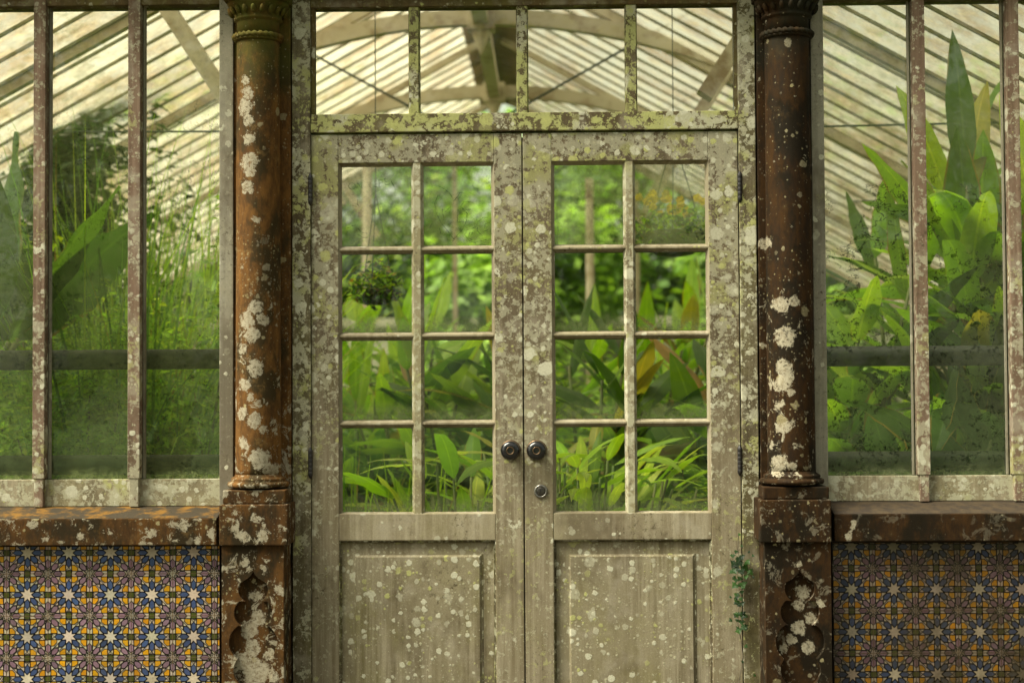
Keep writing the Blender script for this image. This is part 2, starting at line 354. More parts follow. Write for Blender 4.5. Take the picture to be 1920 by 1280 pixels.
def foliage(name, tint=(1,1,1), transl=.42, gloss=.38, vein=.6, edge=True):
    t = NT(name)
    at = t.n('Attribute', attribute_name='Col').outputs['Color']
    uv = t.n('UVMap').outputs[0]; sp = t.n('SeparateXYZ', ins={'Vector': uv})
    u = t.m_('ABSOLUTE', sp.outputs[0])
    n1 = t.noise(t.pos(), 14, 4, .6)
    c = t.mix(1.0, at, tint, 'MULTIPLY')
    c = t.mix(t.ramp(n1, .35, .7, 0, .35), c, t.mix(1.0, c, (.5, .62, .35), 'MULTIPLY'))
    wv = t.n('TexWave', wave_type='BANDS', bands_direction='Y', ins={'Scale': 12.0, 'Distortion': .4})
    vv = t.n('CombineXYZ', ins={'X': 0.0, 'Y': t.m_('SUBTRACT', sp.outputs[1], t.m_('MULTIPLY', u, .16)), 'Z': 0.0})
    t.set(wv.inputs['Vector'], vv.outputs[0])
    c = t.mix(t.m_('MULTIPLY', wv.outputs[1], vein*.5), c, t.mix(1.0, c, (.55, .65, .45), 'MULTIPLY'))
    c = t.mix(t.ramp(u, .10, .03, 0, .55), c, t.mix(1.0, c, (1.9, 1.6, 1.8), 'MULTIPLY'))
    if edge:
        n2 = t.noise(t.pos((1,1,1), (4, 4, 4)), 3.0, 2, .5)
        e = t.m_('MULTIPLY', t.ramp(u, .84, .98), t.ramp(n2, .50, .62))
        c = t.mix(e, c, (.34, .20, .04))
    pr = t.bsdf(c, gloss, t.m_('MULTIPLY', wv.outputs[1], 1.0), .45, .002, .45)
    tr = t.n('BsdfTranslucent'); t.set(tr.inputs[0], t.mix(1.0, c, (1.5, 1.6, .55), 'MULTIPLY'))
    ms = t.n('MixShader', ins={0: transl}); t.t.links.new(pr, ms.inputs[1]); t.t.links.new(tr.outputs[0], ms.inputs[2])
    return t.done(ms.outputs[0])
MAT['leaf'] = foliage('broad_leaf')
MAT['smallleaf'] = foliage('small_leaf', vein=.0, edge=False, gloss=.5)
MAT['treeleaf'] = foliage('tree_leaf', vein=.0, edge=False, gloss=.6, transl=.35)
MAT['stem'] = simple('green_stem', (.10, .16, .03), (.16, .15, .05), 10, .6, .2)

def glass(name, film, film_col, tracks=0.0, tr_scale=16, bottom=.0, seed=0.0, specks=.3, tint=(.95, .98, .92), ior=1.5, tracktop=9.0, strands=0.0):
    """old glass under an algae film; grazing tracks eaten through the film"""
    t = NT(name); P = t.pos((1,1,1), (seed, 0, seed*.3)); z = t.n('SeparateXYZ', ins={'Vector': t.pos()}).outputs[2]
    n1 = t.noise(P, 4.0, 5, .6); n2 = t.noise(P, 45, 6, .75)
    wp = t.vm('ADD', P, t.vm('SCALE', t.vm('SUBTRACT', t.noise(P, tr_scale*.9, 3, .6, col=True), (.5,.5,.5)), scale=.10))
    a = t.noise(wp, tr_scale, 3, .55)
    line = t.ramp(t.m_('ABSOLUTE', t.m_('SUBTRACT', a, .5)), .032, .018)
    b = t.noise(wp, tr_scale*.45, 2, .5)
    line = t.m_('MULTIPLY', line, t.ramp(b, .44, .52))
    f = t.m_('MULTIPLY', t.ramp(n1, .3, .7, .55, 1.25), film)
    f = t.m_('ADD', t.m_('MULTIPLY', f, t.ramp(n2, .40, .58, .68, 1.12)), t.m_('MULTIPLY', t.ramp(n2, .55, .72), specks*film))
    line = t.m_('MULTIPLY', line, t.ramp(z, tracktop+.15, tracktop-.15))
    if tracks: f = t.m_('MULTIPLY', f, t.m_('SUBTRACT', 1.0, t.m_('MULTIPLY', line, tracks)))
    ln2 = t.m_('MULTIPLY', line, t.ramp(t.noise(P, 60, 4, .7), .40, .55))
    if strands: f = t.m_('MAXIMUM', f, t.m_('MULTIPLY', ln2, strands))
    if bottom:
        for zz in bottom:
            bn = t.m_('MULTIPLY', t.noise(t.pos((1,1,1), (seed, 9, 9)), 9, 5, .65), .10)
            zr = t.m_('SUBTRACT', t.m_('SUBTRACT', z, zz), bn)
            bm_ = t.m_('MULTIPLY', t.ramp(zr, .02, -.045), t.m_('GREATER_THAN', z, zz))
            f = t.m_('MAXIMUM', f, t.m_('MULTIPLY', bm_, t.ramp(n2, .42, .62, .25, .8)))
    f = t.m_('MINIMUM', f, .9)
    # each pane is a thin solid: two faces share the film
    f = t.m_('SUBTRACT', 1.0, t.m_('SQRT', t.m_('SUBTRACT', 1.0, f)))
    tr = t.n('BsdfTransparent'); t.set(tr.inputs[0], tint)
    gl = t.n('BsdfGlossy', ins={'Roughness': .03}); t.set(gl.inputs[0], (.9, .95, 1, 1))
    fr = t.n('Fresnel', ins={'IOR': ior}).outputs[0]
    bmp = t.n('Bump', ins={'Strength': .12, 'Distance': .01, 'Height': t.noise(P, 7, 2, .5)}); t.t.links.new(bmp.outputs[0], gl.inputs['Normal'])
    s1 = t.n('MixShader'); t.set(s1.inputs[0], fr); t.t.links.new(tr.outputs[0], s1.inputs[1]); t.t.links.new(gl.outputs[0], s1.inputs[2])
    fc = t.mix(t.ramp(n2, .3, .7), film_col, tuple(c*.6 for c in film_col))
    if strands: fc = t.mix(ln2, fc, (.018, .030, .012))
    df = t.n('BsdfDiffuse'); t.set(df.inputs[0], fc); tl = t.n('BsdfTranslucent'); t.set(tl.inputs[0], fc)
    s2 = t.n('MixShader', ins={0: .5}); t.t.links.new(df.outputs[0], s2.inputs[1]); t.t.links.new(tl.outputs[0], s2.inputs[2])
    s3 = t.n('MixShader'); t.set(s3.inputs[0], f); t.t.links.new(s1.outputs[0], s3.inputs[1]); t.t.links.new(s2.outputs[0], s3.inputs[2])
    return t.done(s3.outputs[0])
FILM = (.42, .50, .27)
MAT['glass_left'] = glass('algae_glass_left', .22, (.66, .78, .34), .3, 30, ior=1.5, tracktop=2.2, strands=.62, seed=2.0, specks=.7, bottom=[Z(897)])
MAT['glass_right'] = glass('tracked_glass_right', .22, (.58, .66, .36), .3, 19, ior=1.5, strands=.85, tracktop=1.95, seed=7.0, specks=.3, bottom=[Z(897)])
MAT['glass_top'] = glass('hazy_door_glass', .46, (.50, .60, .25), .3, 16, strands=.45, seed=4.0, specks=.25)
MAT['glass_door'] = glass('clear_door_glass', .018, (.40, .48, .22), .2, 14, strands=.0, seed=5.0, specks=2.5, bottom=[Z(620), Z(785), Z(958)])
MAT['glass_clear'] = glass('clean_glass', .008, (.5, .5, .4), 0, seed=6.0, ior=1.3)
MAT['glass_far'] = glass('far_glass', .05, (.5, .55, .35), 0, seed=6.0)

def roof_glass():
    t = NT('whitewashed_roof_glass')
    n1 = t.noise(t.pos((1, 1, 1)), 2.3, 5, .65); n2 = t.noise(t.pos((1, 1, 1), (3, 3, 3)), 11, 5, .7)
    c = t.mix(t.ramp(n1, .42, .64), (.43, .385, .31), (.27, .195, .13))
    c = t.mix(t.ramp(n2, .55, .72, 0, .6), c, (.50, .40, .24))
    df = t.n('BsdfDiffuse'); t.set(df.inputs[0], c); tl = t.n('BsdfTranslucent'); t.set(tl.inputs[0], c)
    s = t.n('MixShader', ins={0: .72}); t.t.links.new(df.outputs[0], s.inputs[1]); t.t.links.new(tl.outputs[0], s.inputs[2])
    tr = t.n('BsdfTransparent'); t.set(tr.inputs[0], (.95, .97, .92))
    s2 = t.n('MixShader'); t.set(s2.inputs[0], t.ramp(n2, .38, .60, .60, .93)); t.t.links.new(tr.outputs[0], s2.inputs[1]); t.t.links.new(s.outputs[0], s2.inputs[2])
    return t.done(s2.outputs[0])
MAT['roof_glass'] = roof_glass()

def tile_mat(name, dirt_shade, dz0, dz1, dx=0):
    t = NT(name); at = t.n('Attribute', attribute_name='Col').outputs['Color']; P = t.pos()
    if dx: at = t.mix(1.0, at, (.44, .41, .38), 'MULTIPLY')  # shade over the right wall multiplied into the tile colours
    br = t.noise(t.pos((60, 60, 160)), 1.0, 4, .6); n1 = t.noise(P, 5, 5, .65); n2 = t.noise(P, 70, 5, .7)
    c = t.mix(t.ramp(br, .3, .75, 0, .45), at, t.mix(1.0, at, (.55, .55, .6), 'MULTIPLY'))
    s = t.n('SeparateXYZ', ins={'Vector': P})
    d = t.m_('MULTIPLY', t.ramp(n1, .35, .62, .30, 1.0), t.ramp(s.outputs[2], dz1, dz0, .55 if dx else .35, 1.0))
    if dx: d = t.m_('MULTIPLY', d, t.ramp(s.outputs[0], 1.0, 1.35, .55, 1.0))  # real grime here, deepened rightwards as painted shade
    c = t.mix(t.m_('MULTIPLY', d, dirt_shade), c, (.035, .026, .010))
    c = t.mix(t.ramp(n2, .56, .72, 0, .5), c, (.06, .045, .02))
    return t.done(t.bsdf(c, t.ramp(n2, .4, .7, .30, .7), t.m_('ADD', t.m_('MULTIPLY', br, .4), n2), .2, .002, .35))
MAT['tile_left'] = tile_mat('glazed_tile_left', .30, .2, .8)
MAT['tile_right'] = tile_mat('glazed_tile_right_shaded', .93, .15, .80, 1)

# ------------------------------------------------------------------ ground
g = MB(); g.add([(-80,-80,0),(80,-80,0),(80,80,0),(-80,80,0)], [(0,1,2,3)]); tag(g.build('ground', MAT['lawn']), 'green lawn around the glasshouse', kind='structure')
g = MB(); g.add([(-14,-13,.004),(14,-13,.004),(14,.3,.004),(-14,.3,.004)], [(0,1,2,3)]); tag(g.build('pavement', MAT['paving']), 'mossy paving before the doors', kind='structure')
g = MB(); g.add([(-3.8,.3,.004),(3.15,.3,.004),(3.15,8.3,.004),(-3.8,8.3,.004)], [(0,1,2,3)]); tag(g.build('soil_bed', MAT['soil']), 'dark soil of the planting beds inside', kind='structure')

RX = -.352; EAVE = 3.6; H_R = CAMZ + 2.51; SL = .55; ROOF_Y0, ROOF_Y1 = .12, 8.3
EZ = H_R - SL*EAVE
XL, XR = RX-EAVE, RX+EAVE

# ------------------------------------------------------------------ tiles
def star_poly(r1, r2, n=8, ph=math.pi/8):
    out = []
    for k in range(n):
        a = ph + k*2*math.pi/n; out.append((r1*math.cos(a), r1*math.sin(a)))
        a += math.pi/n; out.append((r2*math.cos(a), r2*math.sin(a)))
    return out
def tile_wall(side, x0, x1, z0, z1, cx, cz, yf):
    rnd = random.Random(5 if side < 0 else 8)
    h = .1386/2; A = .137
    m = MB()
    cream = (.55, .46, .35)
    # clip helper for convex rect
    def clip(poly):
        for ax, lim, sg in ((0, x0, 1), (0, x1, -1), (1, z0, 1), (1, z1, -1)):
            out = []; n = len(poly)
            for i in range(n):
                a, b = poly[i], poly[(i+1) % n]; da = (a[ax]-lim)*sg; db = (b[ax]-lim)*sg
                if da >= 0: out.append(a)
                if (da >= 0) != (db >= 0):
                    tt = da/(da-db); out.append((a[0]+(b[0]-a[0])*tt, a[1]+(b[1]-a[1])*tt))
            poly = out
            if len(poly) < 3: return None
        return poly
    def put(poly, lift, col, inside_only=False):
        if all(x0 <= p[0] <= x1 and z0 <= p[1] <= z1 for p in poly): q = poly
        else:
            q = clip(poly)
        if not q: return
        m.add([(p[0], yf-lift, p[1]) for p in q], [tuple(range(len(q)))], col)
    def jit(c, amt=.22):
        k = 1+rnd.uniform(-amt, amt); return tuple(max(0, v*k*(1+rnd.uniform(-.06, .06))) for v in c)
    black = (.012, .010, .009)
    def line(p, q, wd):
        dx, dz = q[0]-p[0], q[1]-p[1]; L = math.hypot(dx, dz)
        if L < 1e-6: return
        nx, nz = -dz/L*wd/2, dx/L*wd/2; ex, ez = dx/L*wd*.3, dz/L*wd*.3
        put([(p[0]-ex+nx, p[1]-ez+nz), (p[0]-ex-nx, p[1]-ez-nz), (q[0]+ex-nx, q[1]+ez-nz), (q[0]+ex+nx, q[1]+ez+nz)], .0006, black)
    def poly(cx_, cz_, pts, col, outline=True, wob=.010):
        pp = [(cx_+(a+rnd.uniform(-wob, wob))*h, cz_+(b+rnd.uniform(-wob, wob))*h) for a, b in pts]
        put(pp, .0003, jit(col))
        if outline:
            for i in range(len(pp)): line(pp[i], pp[(i+1) % len(pp)], h*.034*rnd.uniform(.75, 1.3))
    i0 = int((x0-cx)/(2*h))-2; i1 = int((x1-cx)/(2*h))+2
    j0 = int((z0-cz)/(2*h))-2; j1 = int((z1-cz)/(2*h))+2
    def rot(p, k, mir=False):
        a, b = p
        if mir: a = -a
        for _ in range(k): a, b = -b, a
        return (a, b)
    s8 = star_poly(.40, .205)
    up = [(0,.22),(A*.86,.355),(A*.86,.565),(0,.70),(-A*.86,.565),(-A*.86,.355)]
    dg = [(A+.02,A+.02),(A+.03,.33),(.30,.475),(.48,.48),(.475,.30),(.33,A+.03)]
    yel = [(A+.008,.578),(A+.008,.858),(.43,.858),(.445,.715),(.285,.578)]
    gr = [(0,.80),(A,.875),(A,1.125),(0,1.20),(-A,1.125),(-A,.875)]
    blue = (.045, .080, .190); purple = (.235, .140, .185); yellow = (.60, .285, .004); green = (.06, .074, .005)
    for i in range(i0, i1+1):
        for j in range(j0, j1+1):
            X0 = cx+i*2*h+rnd.uniform(-.0008, .0008); Z0 = cz+j*2*h+rnd.uniform(-.0008, .0008)
            if X0+h < x0-.2 or X0-h > x1+.2 or Z0+h < z0-.2 or Z0-h > z1+.2: continue
            tb = rnd.uniform(.8, 1.12); bl = tuple(v*tb for v in blue)
            # base of the tile, with the joint left open round it
            e = h-.0009
            put([(X0-e, Z0-e), (X0+e, Z0-e), (X0+e, Z0+e), (X0-e, Z0+e)], 0, jit(cream, .06))
            # long black lines
            for k in range(4):
                for mir in (False, True):
                    q = lambda a, b: (X0+rot((a, b), k, mir)[0]*h, Z0+rot((a, b), k, mir)[1]*h)
                    line(q(A,.33), q(A,.995), h*.032); line(q(.5,.31), q(.5,.70), h*.032)
                    line(q(1-A,.33), q(1-A,.66), h*.032); line(q(A,.33), q(.67,.863), h*.032)
                    line(q(0,.70), q(A,.845), h*.030); line(q(.43,.863), q(.80,.863), h*.03); line(q(1-A, .0), q(1-A,.33), h*.03)
            poly(X0, Z0, s8, (.60, .51, .39), True, .012)
            for k in range(4):
                poly(X0, Z0, [rot(p, k) for p in up], bl); poly(X0, Z0, [rot(p, k) for p in dg], bl)
                for mir in (False, True): poly(X0, Z0, [rot(p, k, mir) for p in yel], yellow)
            for k in (0, 1): poly(X0, Z0, [rot(p, k) for p in gr], green)
            # purple star centred on the corner of four tiles
            Xc, Zc = X0+h, Z0+h
            poly(Xc, Zc, star_poly(.28, .12), (.36, .30, .24), True, .008)
            for k in range(4):
                poly(Xc, Zc, [rot(p, k) for p in up], purple); poly(Xc, Zc, [rot(p, k) for p in dg], purple)
            jc = (.16, .10, .045)
            for a_, b_ in (((-h, h), (h, h)), ((h, -h), (h, h))):
                p, q_ = (X0+a_[0], Z0+a_[1]), (X0+b_[0], Z0+b_[1])
                dx, dz = q_[0]-p[0], q_[1]-p[1]; L = math.hypot(dx, dz); nx, nz = -dz/L*.0008, dx/L*.0008
                put([(p[0]+nx, p[1]+nz), (p[0]-nx, p[1]-nz), (q_[0]-nx, q_[1]-nz), (q_[0]+nx, q_[1]+nz)], .0009, jc)
    return m

YT = -.10
pl0, pl1 = X(414, YT), X(532, YT); pr0, pr1 = X(1435, YT), X(1561, YT)
for side in (-1, 1):
    lab = 'left' if side < 0 else 'right'
    if side < 0:
        xa, xb = XL, X(412, YT, 1100); zt = Z(1024, YT, 200); cx_, cz_ = W(207, 1114, YT); top_c = 948; bot_c = 1022; px_ = 210; yo = 955
    else:
        xa, xb = X(1561, YT, 1100), XR; zt = Z(1017, YT, 1740); cx_, cz_ = W(1676, 1104, YT); top_c = 938; bot_c = 1014; px_ = 1740; yo = 944
    root = empty('tiled_wall', ((xa+xb)/2, 0, 0), 'low wall of star patterned tiles under the '+('left window, bright blue and yellow with an orange topped ledge' if side < 0 else 'right window, grimy, with painted shade deepening towards the bottom'), 'wall')
    m = MB(); m.box(xa, xb, YT+.002, .06, 0, zt+.02); m.build('wall_core', MAT['brown_top'], root)
    tile_wall(side, xa+.001, xb-.001, .0, zt, cx_, cz_, YT-.0005).build('tile_panel', MAT['tile_left' if side < 0 else 'tile_right'], root)
    # ledge: front block and a sloping top
    zf0 = Z(bot_c, -.15, px_); zf1 = Z(972 if side < 0 else 963, -.15, px_); zb = Z(top_c+2, -.03, px_)
    m = MB(); m.box(xa, xb-.001 if side < 0 else xb, -.15, .06, zf0, zf1); m.build('stone_ledge', MAT['ledge_left' if side < 0 else 'ledge_right'], root, bevel=.003)
    m = MB(); m.add([(xa,-.147,zf1+.001),(xb,-.147,zf1+.001),(xb,-.02,zb),(xa,-.02,zb),(xa,.05,zb),(xb,.05,zb),(xa,.05,zf1+.001),(xb,.05,zf1+.001)], [(0,1,2,3),(3,2,5,4),(1,7,5,2),(0,3,4,6),(4,5,7,6)])
    m.build('ledge_top', MAT['ochre' if side < 0 else 'brown_top'], root)

# ------------------------------------------------------------------ windows
def window(side):
    left = side < 0
    if left:
        bars = [(75, 252)]; step = 178; xs = [252-step*k for k in range(0, 12)]; xs = [p for p in xs if X(p) > XL+.03]
        pin, post = 415, (415, 441); ztop, zr1, zr0, pz = 14, 898, 948, 240; pxs = sorted(xs)
    else:
        xs = [1728+177*k for k in range(0, 12)]; xs = [p for p in xs if X(p) < XR-.03]
        post = (1522, 1546); ztop, zr1, zr0, pz = 2, 891, 938, 1740; pxs = sorted(xs)
    zt, z1, z0 = Z(ztop, 0, pz), Z(zr1, 0, pz), Z(zr0, 0, pz)
    xin = X(post[0]) if left else X(post[1]); xout = XL if left else XR
    root = empty('glazed_window', (X(pxs[-1] if left else pxs[0]), 0, z0), 'tall mouldy glazed window with reddish bars, '+('left of the doors above the orange topped ledge' if left else 'right of the doors with worm like tracks in the film on its panes'), 'window')
    m = MB(); m.box(min(xin, xout), max(xin, xout), -.012, .045, z0, z1); m.build('bottom_rail', MAT['window_rail'], root, bevel=.002)
    m = MB(); m.box(X(post[0]), X(post[1]), -.034, .05, z0, zt+.03); m.build('side_post', MAT['post'], root, bevel=.003)
    zb = z0-.001
    for p in pxs:
        x = X(p, -.03)
        m = MB(); hw = .0205
        m.box(x-hw, x+hw, -.038, .0, z1+.004, zt+.02)
        m.box(x-hw*.72, x+hw*.78, -.036, -.011, zb, z1+.006)
        o = m.build('glazing_bar', MAT['window_wood'], root, bevel=.0025)
        m = MB()
        for s in (-1, 1):
            m.prism([(-.004, -.006), (.004, -.006), (.0015, .006), (-.004, .006)], (x+s*(hw+.006), .006, z1+.003), (x+s*(hw+.006), .006, zt), up=(0,-1,0))
        m.box(x-hw+.002, x+hw-.002, .0, .05, z1, zt+.02)
        m.build('bar_rebate', MAT['post'], root)
    edges = ([xout]+[X(p, -.03) for p in pxs]+[xin]) if left else ([xin]+[X(p, -.03) for p in pxs]+[xout])
    for a, b in zip(edges[:-1], edges[1:]):
        m = MB(); m.box(a+.004, b-.004, .014, .018, z1-.004, zt+.01)
        m.build('glass_pane', MAT['glass_left' if left else 'glass_right'], root)
    m = MB(); m.box(min(xin, xout), max(xin, xout), -.03, .06, zt, zt+.05); m.build('head_rail', MAT['lintel'], root, bevel=.003)
    return root
window(-1); window(1)

# ------------------------------------------------------------------ lintel and eave
zl = max(Z(8, 0, 960), Z(2, 0, 1740))
root = empty('lintel_beam', (0, 0, zl), 'dark mossy beam running across the whole front above doors and windows', 'beam')
m = MB(); m.box(XL-.1, XR+.1, -.045, .09, zl+.035, zl+.26); m.build('beam_face', MAT['lintel'], root, bevel=.004)
m = MB(); m.box(XL-.2, XR+.2, -.16, -.0455, zl+.16, zl+.21); m.build('eave_board', MAT['lintel'], root, bevel=.004)  # unseen eave, its overhang chosen to darken the top of the front

# ------------------------------------------------------------------ columns and pedestals
def column(side):
    left = side < 0
    YC = -.062
    cpx, rp = (484.5, 41.5) if left else (1480, 43)
    x = X(cpx, YC, 500); r = rp*.0018*.985; mt = MAT['column_left' if left else 'column_right']
    PX = cpx; z_ = lambda py: Z(py, YC-.06, PX)
    off = 0 if left else -6
    root = empty('column', (x, YC, z_(918+off)), ('slender rust brown column with white lichen blotches between the left window and the doors' if left else 'slender brown column with shade put into its colour between the doors and the right window'), 'column')
    zb = z_(915+off); zc = z_(65+off)
    prof = []
    n = 40
    for k in range(n+1):
        f = k/n; z = zb+.03+(zc-zb-.03)*f
        rr = r*(1.04-.07*f); prof.append((rr, z))
    m = MB(); m.lathe(prof, (x, YC, 0), n=56); m.build('shaft', mt, root, smooth=True)
    m = MB()
    bz = zb
    m.lathe([(r*1.18, bz), (r*1.36, bz+.003), (r*1.40, bz+.010), (r*1.36, bz+.018), (r*1.20, bz+.022), (r*1.24, bz+.027), (r*1.20, bz+.033), (r*1.08, bz+.037), (r*1.03, bz+.046), (r*.98, bz+.052)], (x, YC, 0), n=56)
    m.build('base_moulding', mt, root, smooth=True)
    # roped collar
    m = MB(); NA, NB = 150, 12; vs = []; fs = []
    for i in range(NA):
        a = 2*math.pi*i/NA
        for k in range(NB):
            b = 2*math.pi*k/NB; rr = .0088*(1+.30*math.cos(2*b + a*26))
            R_ = r*1.06 + rr*math.cos(b); vs.append((x+R_*math.cos(a), YC+R_*math.sin(a), zc+rr*math.sin(b)))
    for i in range(NA):
        for k in range(NB): fs.append((i*NB+k, i*NB+(k+1) % NB, ((i+1) % NA)*NB+(k+1) % NB, ((i+1) % NA)*NB+k))
    m.add(vs, fs); m.lathe([(r*1.0, zc-.016), (r*1.10, zc-.012), (r*1.10, zc-.008), (r*1.0, zc-.004)], (x, YC, 0), n=56)
    m.build('roped_collar', mt, root, smooth=True)
    # capital: neck, egg and dart ring, flare, square abacus
    zt = z_(36+off); m = MB()
    m.lathe([(r*.97, zc), (r*.97, zt-.004), (r*1.0, zt), (r*1.10, zt+.004), (r*1.10, zt+.010), (r*1.06, zt+.014), (r*1.14, zt+.026), (r*1.34, zt+.050), (r*1.40, zt+.056), (r*1.40, zt+.066)], (x, YC, 0), n=56)
    for k in range(20):
        a = 2*math.pi*k/20; c = Vector((x+math.cos(a)*r*1.13, YC+math.sin(a)*r*1.13, zt+.030))
        vs = []; fs = []; nn = 8
        for i in range(7):
            ph = -math.pi/2+math.pi*i/6
            for q in range(nn):
                th = 2*math.pi*q/nn; l = Vector((.0085*math.cos(ph)*math.cos(th), .0085*math.cos(ph)*math.sin(th), .014*math.sin(ph)))
                vs.append(c+l+Vector((math.cos(a), math.sin(a), 0))*(.010+l.z*.45))
        for i in range(6):
            for q in range(nn): fs.append((i*nn+q, i*nn+(q+1) % nn, (i+1)*nn+(q+1) % nn, (i+1)*nn+q))
        m.add(vs, fs)
    m.build('capital', mt, root, smooth=True)
    m = MB(); a = r*1.46; m.box(x-a, x+a, YC-a, .02, zt+.064, zt+.14); m.build('abacus', mt, root, bevel=.004)
    m = MB()
    m.box(X(438 if left else 1424, -.03), X(544.5 if left else 1524, -.03), -.026, .06, z_(918+off), zt+.075)
    m.build('backing_strip', mt, root, bevel=.003)
    return root
column(-1); column(1)

def lobed_outline(cx_, top, k, y_=None):
    """carved niche: ogee tip, then pairs of round lobes; coordinates from the tip down"""
    s = .0018*k; right = []
    def arc(cx0, cy0, r0, a0, a1, n=10):
        for i in range(n+1):
            a = R(a0+(a1-a0)*i/n); right.append((cx0+r0*math.cos(a), cy0+r0*math.sin(a)))
    # ogee tip, x to the right, y down
    for t_ in range(9):
        f = t_/8; right.append((24*(f**1.9), 26*f**.82))
    arc(2, 38, 25, -22, 60, 10)
    arc(8, 80, 27, -50, 62, 12)
    arc(8, 134, 36, -58, 42, 12)
    arc(4, 184, 32, -38, 60, 12)
    arc(6, 236, 34, -45, 55, 12)
    arc(4, 284, 26, -35, 60, 8)
    right.append((6, 318))
    pts = [(cx_+a*s, top-b*s) for a, b in right]
    pts += [(cx_-a*s, top-b*s) for a, b in reversed(right[1:])]
    return pts

def pedestal(side):
    left = side < 0; YF = -.165
    mt = MAT['pedestal_left' if left else 'pedestal_right']
    c = dict(cap=(416, 534, 918, 945), blk=(411.5, 540, 945.5, 1022), sh=(415, 531.5), niche=(474, 1066)) if left else \
        dict(cap=(1433.5, 1556, 912, 936), blk=(1425, 1558, 936.5, 1016), sh=(1436, 1560), niche=(1500, 1064))
    PX = 475 if left else 1495
    x0, x1 = X(c['sh'][0], YF, 1150), X(c['sh'][1], YF, 1150)
    root = empty('pedestal', ((x0+x1)/2, -.08, 0), ('brown stone pedestal with thick pale lichen crust over its carved niche, under the left column' if left else 'brown stone pedestal with painted shade and a faintly crusted carved niche, under the right column'), 'pedestal')
    a, b, t0, t1 = c['cap']; m = MB(); m.box(X(a, YF, 930), X(b, YF, 930), YF+.012, .03, Z(t1, YF, PX), Z(t0, YF+.012, PX)-.001); m.build('cap_block', mt, root, bevel=.004)
    a, b, t0, t1 = c['blk']; m = MB(); m.box(X(a, YF, 980), X(b, YF, 980), YF-.008, .031, Z(t1, YF, PX), Z(t0, YF, PX)); m.build('die_block', mt, root, bevel=.004)
    ztop = Z(c['blk'][3], YF, PX)-.0005
    # shaft: solid behind, and a front slab pierced by the niche
    m = MB(); m.box(x0, x1, YF+.030, .029, 0, ztop)
    m.build('shaft_core', mt, root, bevel=0)
    bm = bmesh.new(); cx_, zc_ = W(c['niche'][0], c['niche'][1], YF)
    hole = lobed_outline(cx_, zc_, 1.0)
    if True:
        rect = [(x0, 0), (x1, 0), (x1, ztop), (x0, ztop)]
        allv = []
        for loop in (rect, hole):
            vs = [bm.verts.new((px, YF+.006, pz)) for px, pz in loop]
            allv.append(vs)
            for i in range(len(vs)): bm.edges.new((vs[i], vs[(i+1) % len(vs)]))
        bmesh.ops.triangle_fill(bm, use_beauty=True, edges=bm.edges[:])
        ff = bm.faces[:]
        for f in ff:
            if f.normal.y > 0: f.normal_flip()
        r_ = bmesh.ops.extrude_face_region(bm, geom=ff)
        for v in [e for e in r_['geom'] if isinstance(e, bmesh.types.BMVert)]: v.co.y += .0245
        bmesh.ops.recalc_face_normals(bm, faces=bm.faces)
        off = ORG[root.name]
        for v in bm.verts: v.co -= off
        me = bpy.data.meshes.new('carved_front'); bm.to_mesh(me); bm.free(); me.materials.append(mt)
        o = bpy.data.objects.new('carved_front', me); COL.objects.link(o); o.parent = root
        bv = o.modifiers.new('bevel', 'BEVEL'); bv.width = .0022; bv.segments = 2; bv.limit_method = 'ANGLE'; bv.angle_limit = R(50)
    return root
pedestal(-1); pedestal(1)

# ------------------------------------------------------------------ door frame with transom
ZTOPG, ZTR1, ZTR0 = Z(12), Z(212), Z(246)
root = empty('door_frame', (X(983), 0, 0), 'pale lichen spotted wooden frame round the double doors with four clear lights above', 'door frame')
for nm, a, b in (('left', 549, 583), ('right', 1387.5, 1419)):
    m = MB(); m.box(X(a), X(b), -.012, .07, 0, zl+.036); m.build('jamb', MAT['frame'], root, bevel=.003)
# dark recess boards either side, behind the jambs
m = MB(); m.box(X(540), X(552), .03, .08, 0, zl+.03); m.box(X(1416), X(1432), .03, .08, 0, zl+.03); m.build('jamb_lining', MAT['lintel'], root)
m = MB(); m.box(X(583)+.0006, X(1387.5)-.0006, -.008, .06, ZTR0, ZTR1); m.build('transom_rail', MAT['head'], root, bevel=.003)
m = MB(); m.box(X(583)+.0006, X(1387.5)-.0006, -.010, .06, ZTOPG, zl+.034); m.build('head_rail', MAT['lintel'], root, bevel=.003)
tx = [(586, 0), (776, 22), (979, 23), (1183.5, 23), (1377, 0)]
for p, wd in tx[1:-1]:
    x = X(p, 0, 110); hw = wd*.0018/2
    m = MB(); m.prism([(-hw*.78, -.0), (hw*.78, -.0), (hw, .022), (hw, .042), (-hw, .042), (-hw, .022)], (x, -.004, ZTR1-.001), (x, -.004, ZTOPG+.001), up=(0,1,0))
    m.build('transom_bar', MAT['head'], root, bevel=.0015)
for s, p in ((-1, 586.5), (1, 1379.5)):
    x = X(p, 0, 110); m = MB(); m.box(x-.006, x+.006, .006, .04, ZTR1, ZTOPG); m.build('glazing_bead', MAT['lintel'], root)
ex = [X(p, .02, 110) for p, _ in tx]
for a, b in zip(ex[:-1], ex[1:]):
    m = MB(); m.box(a+.004, b-.004, .022, .026, ZTR1, ZTOPG); m.build('glass_pane', MAT['glass_clear'], root)

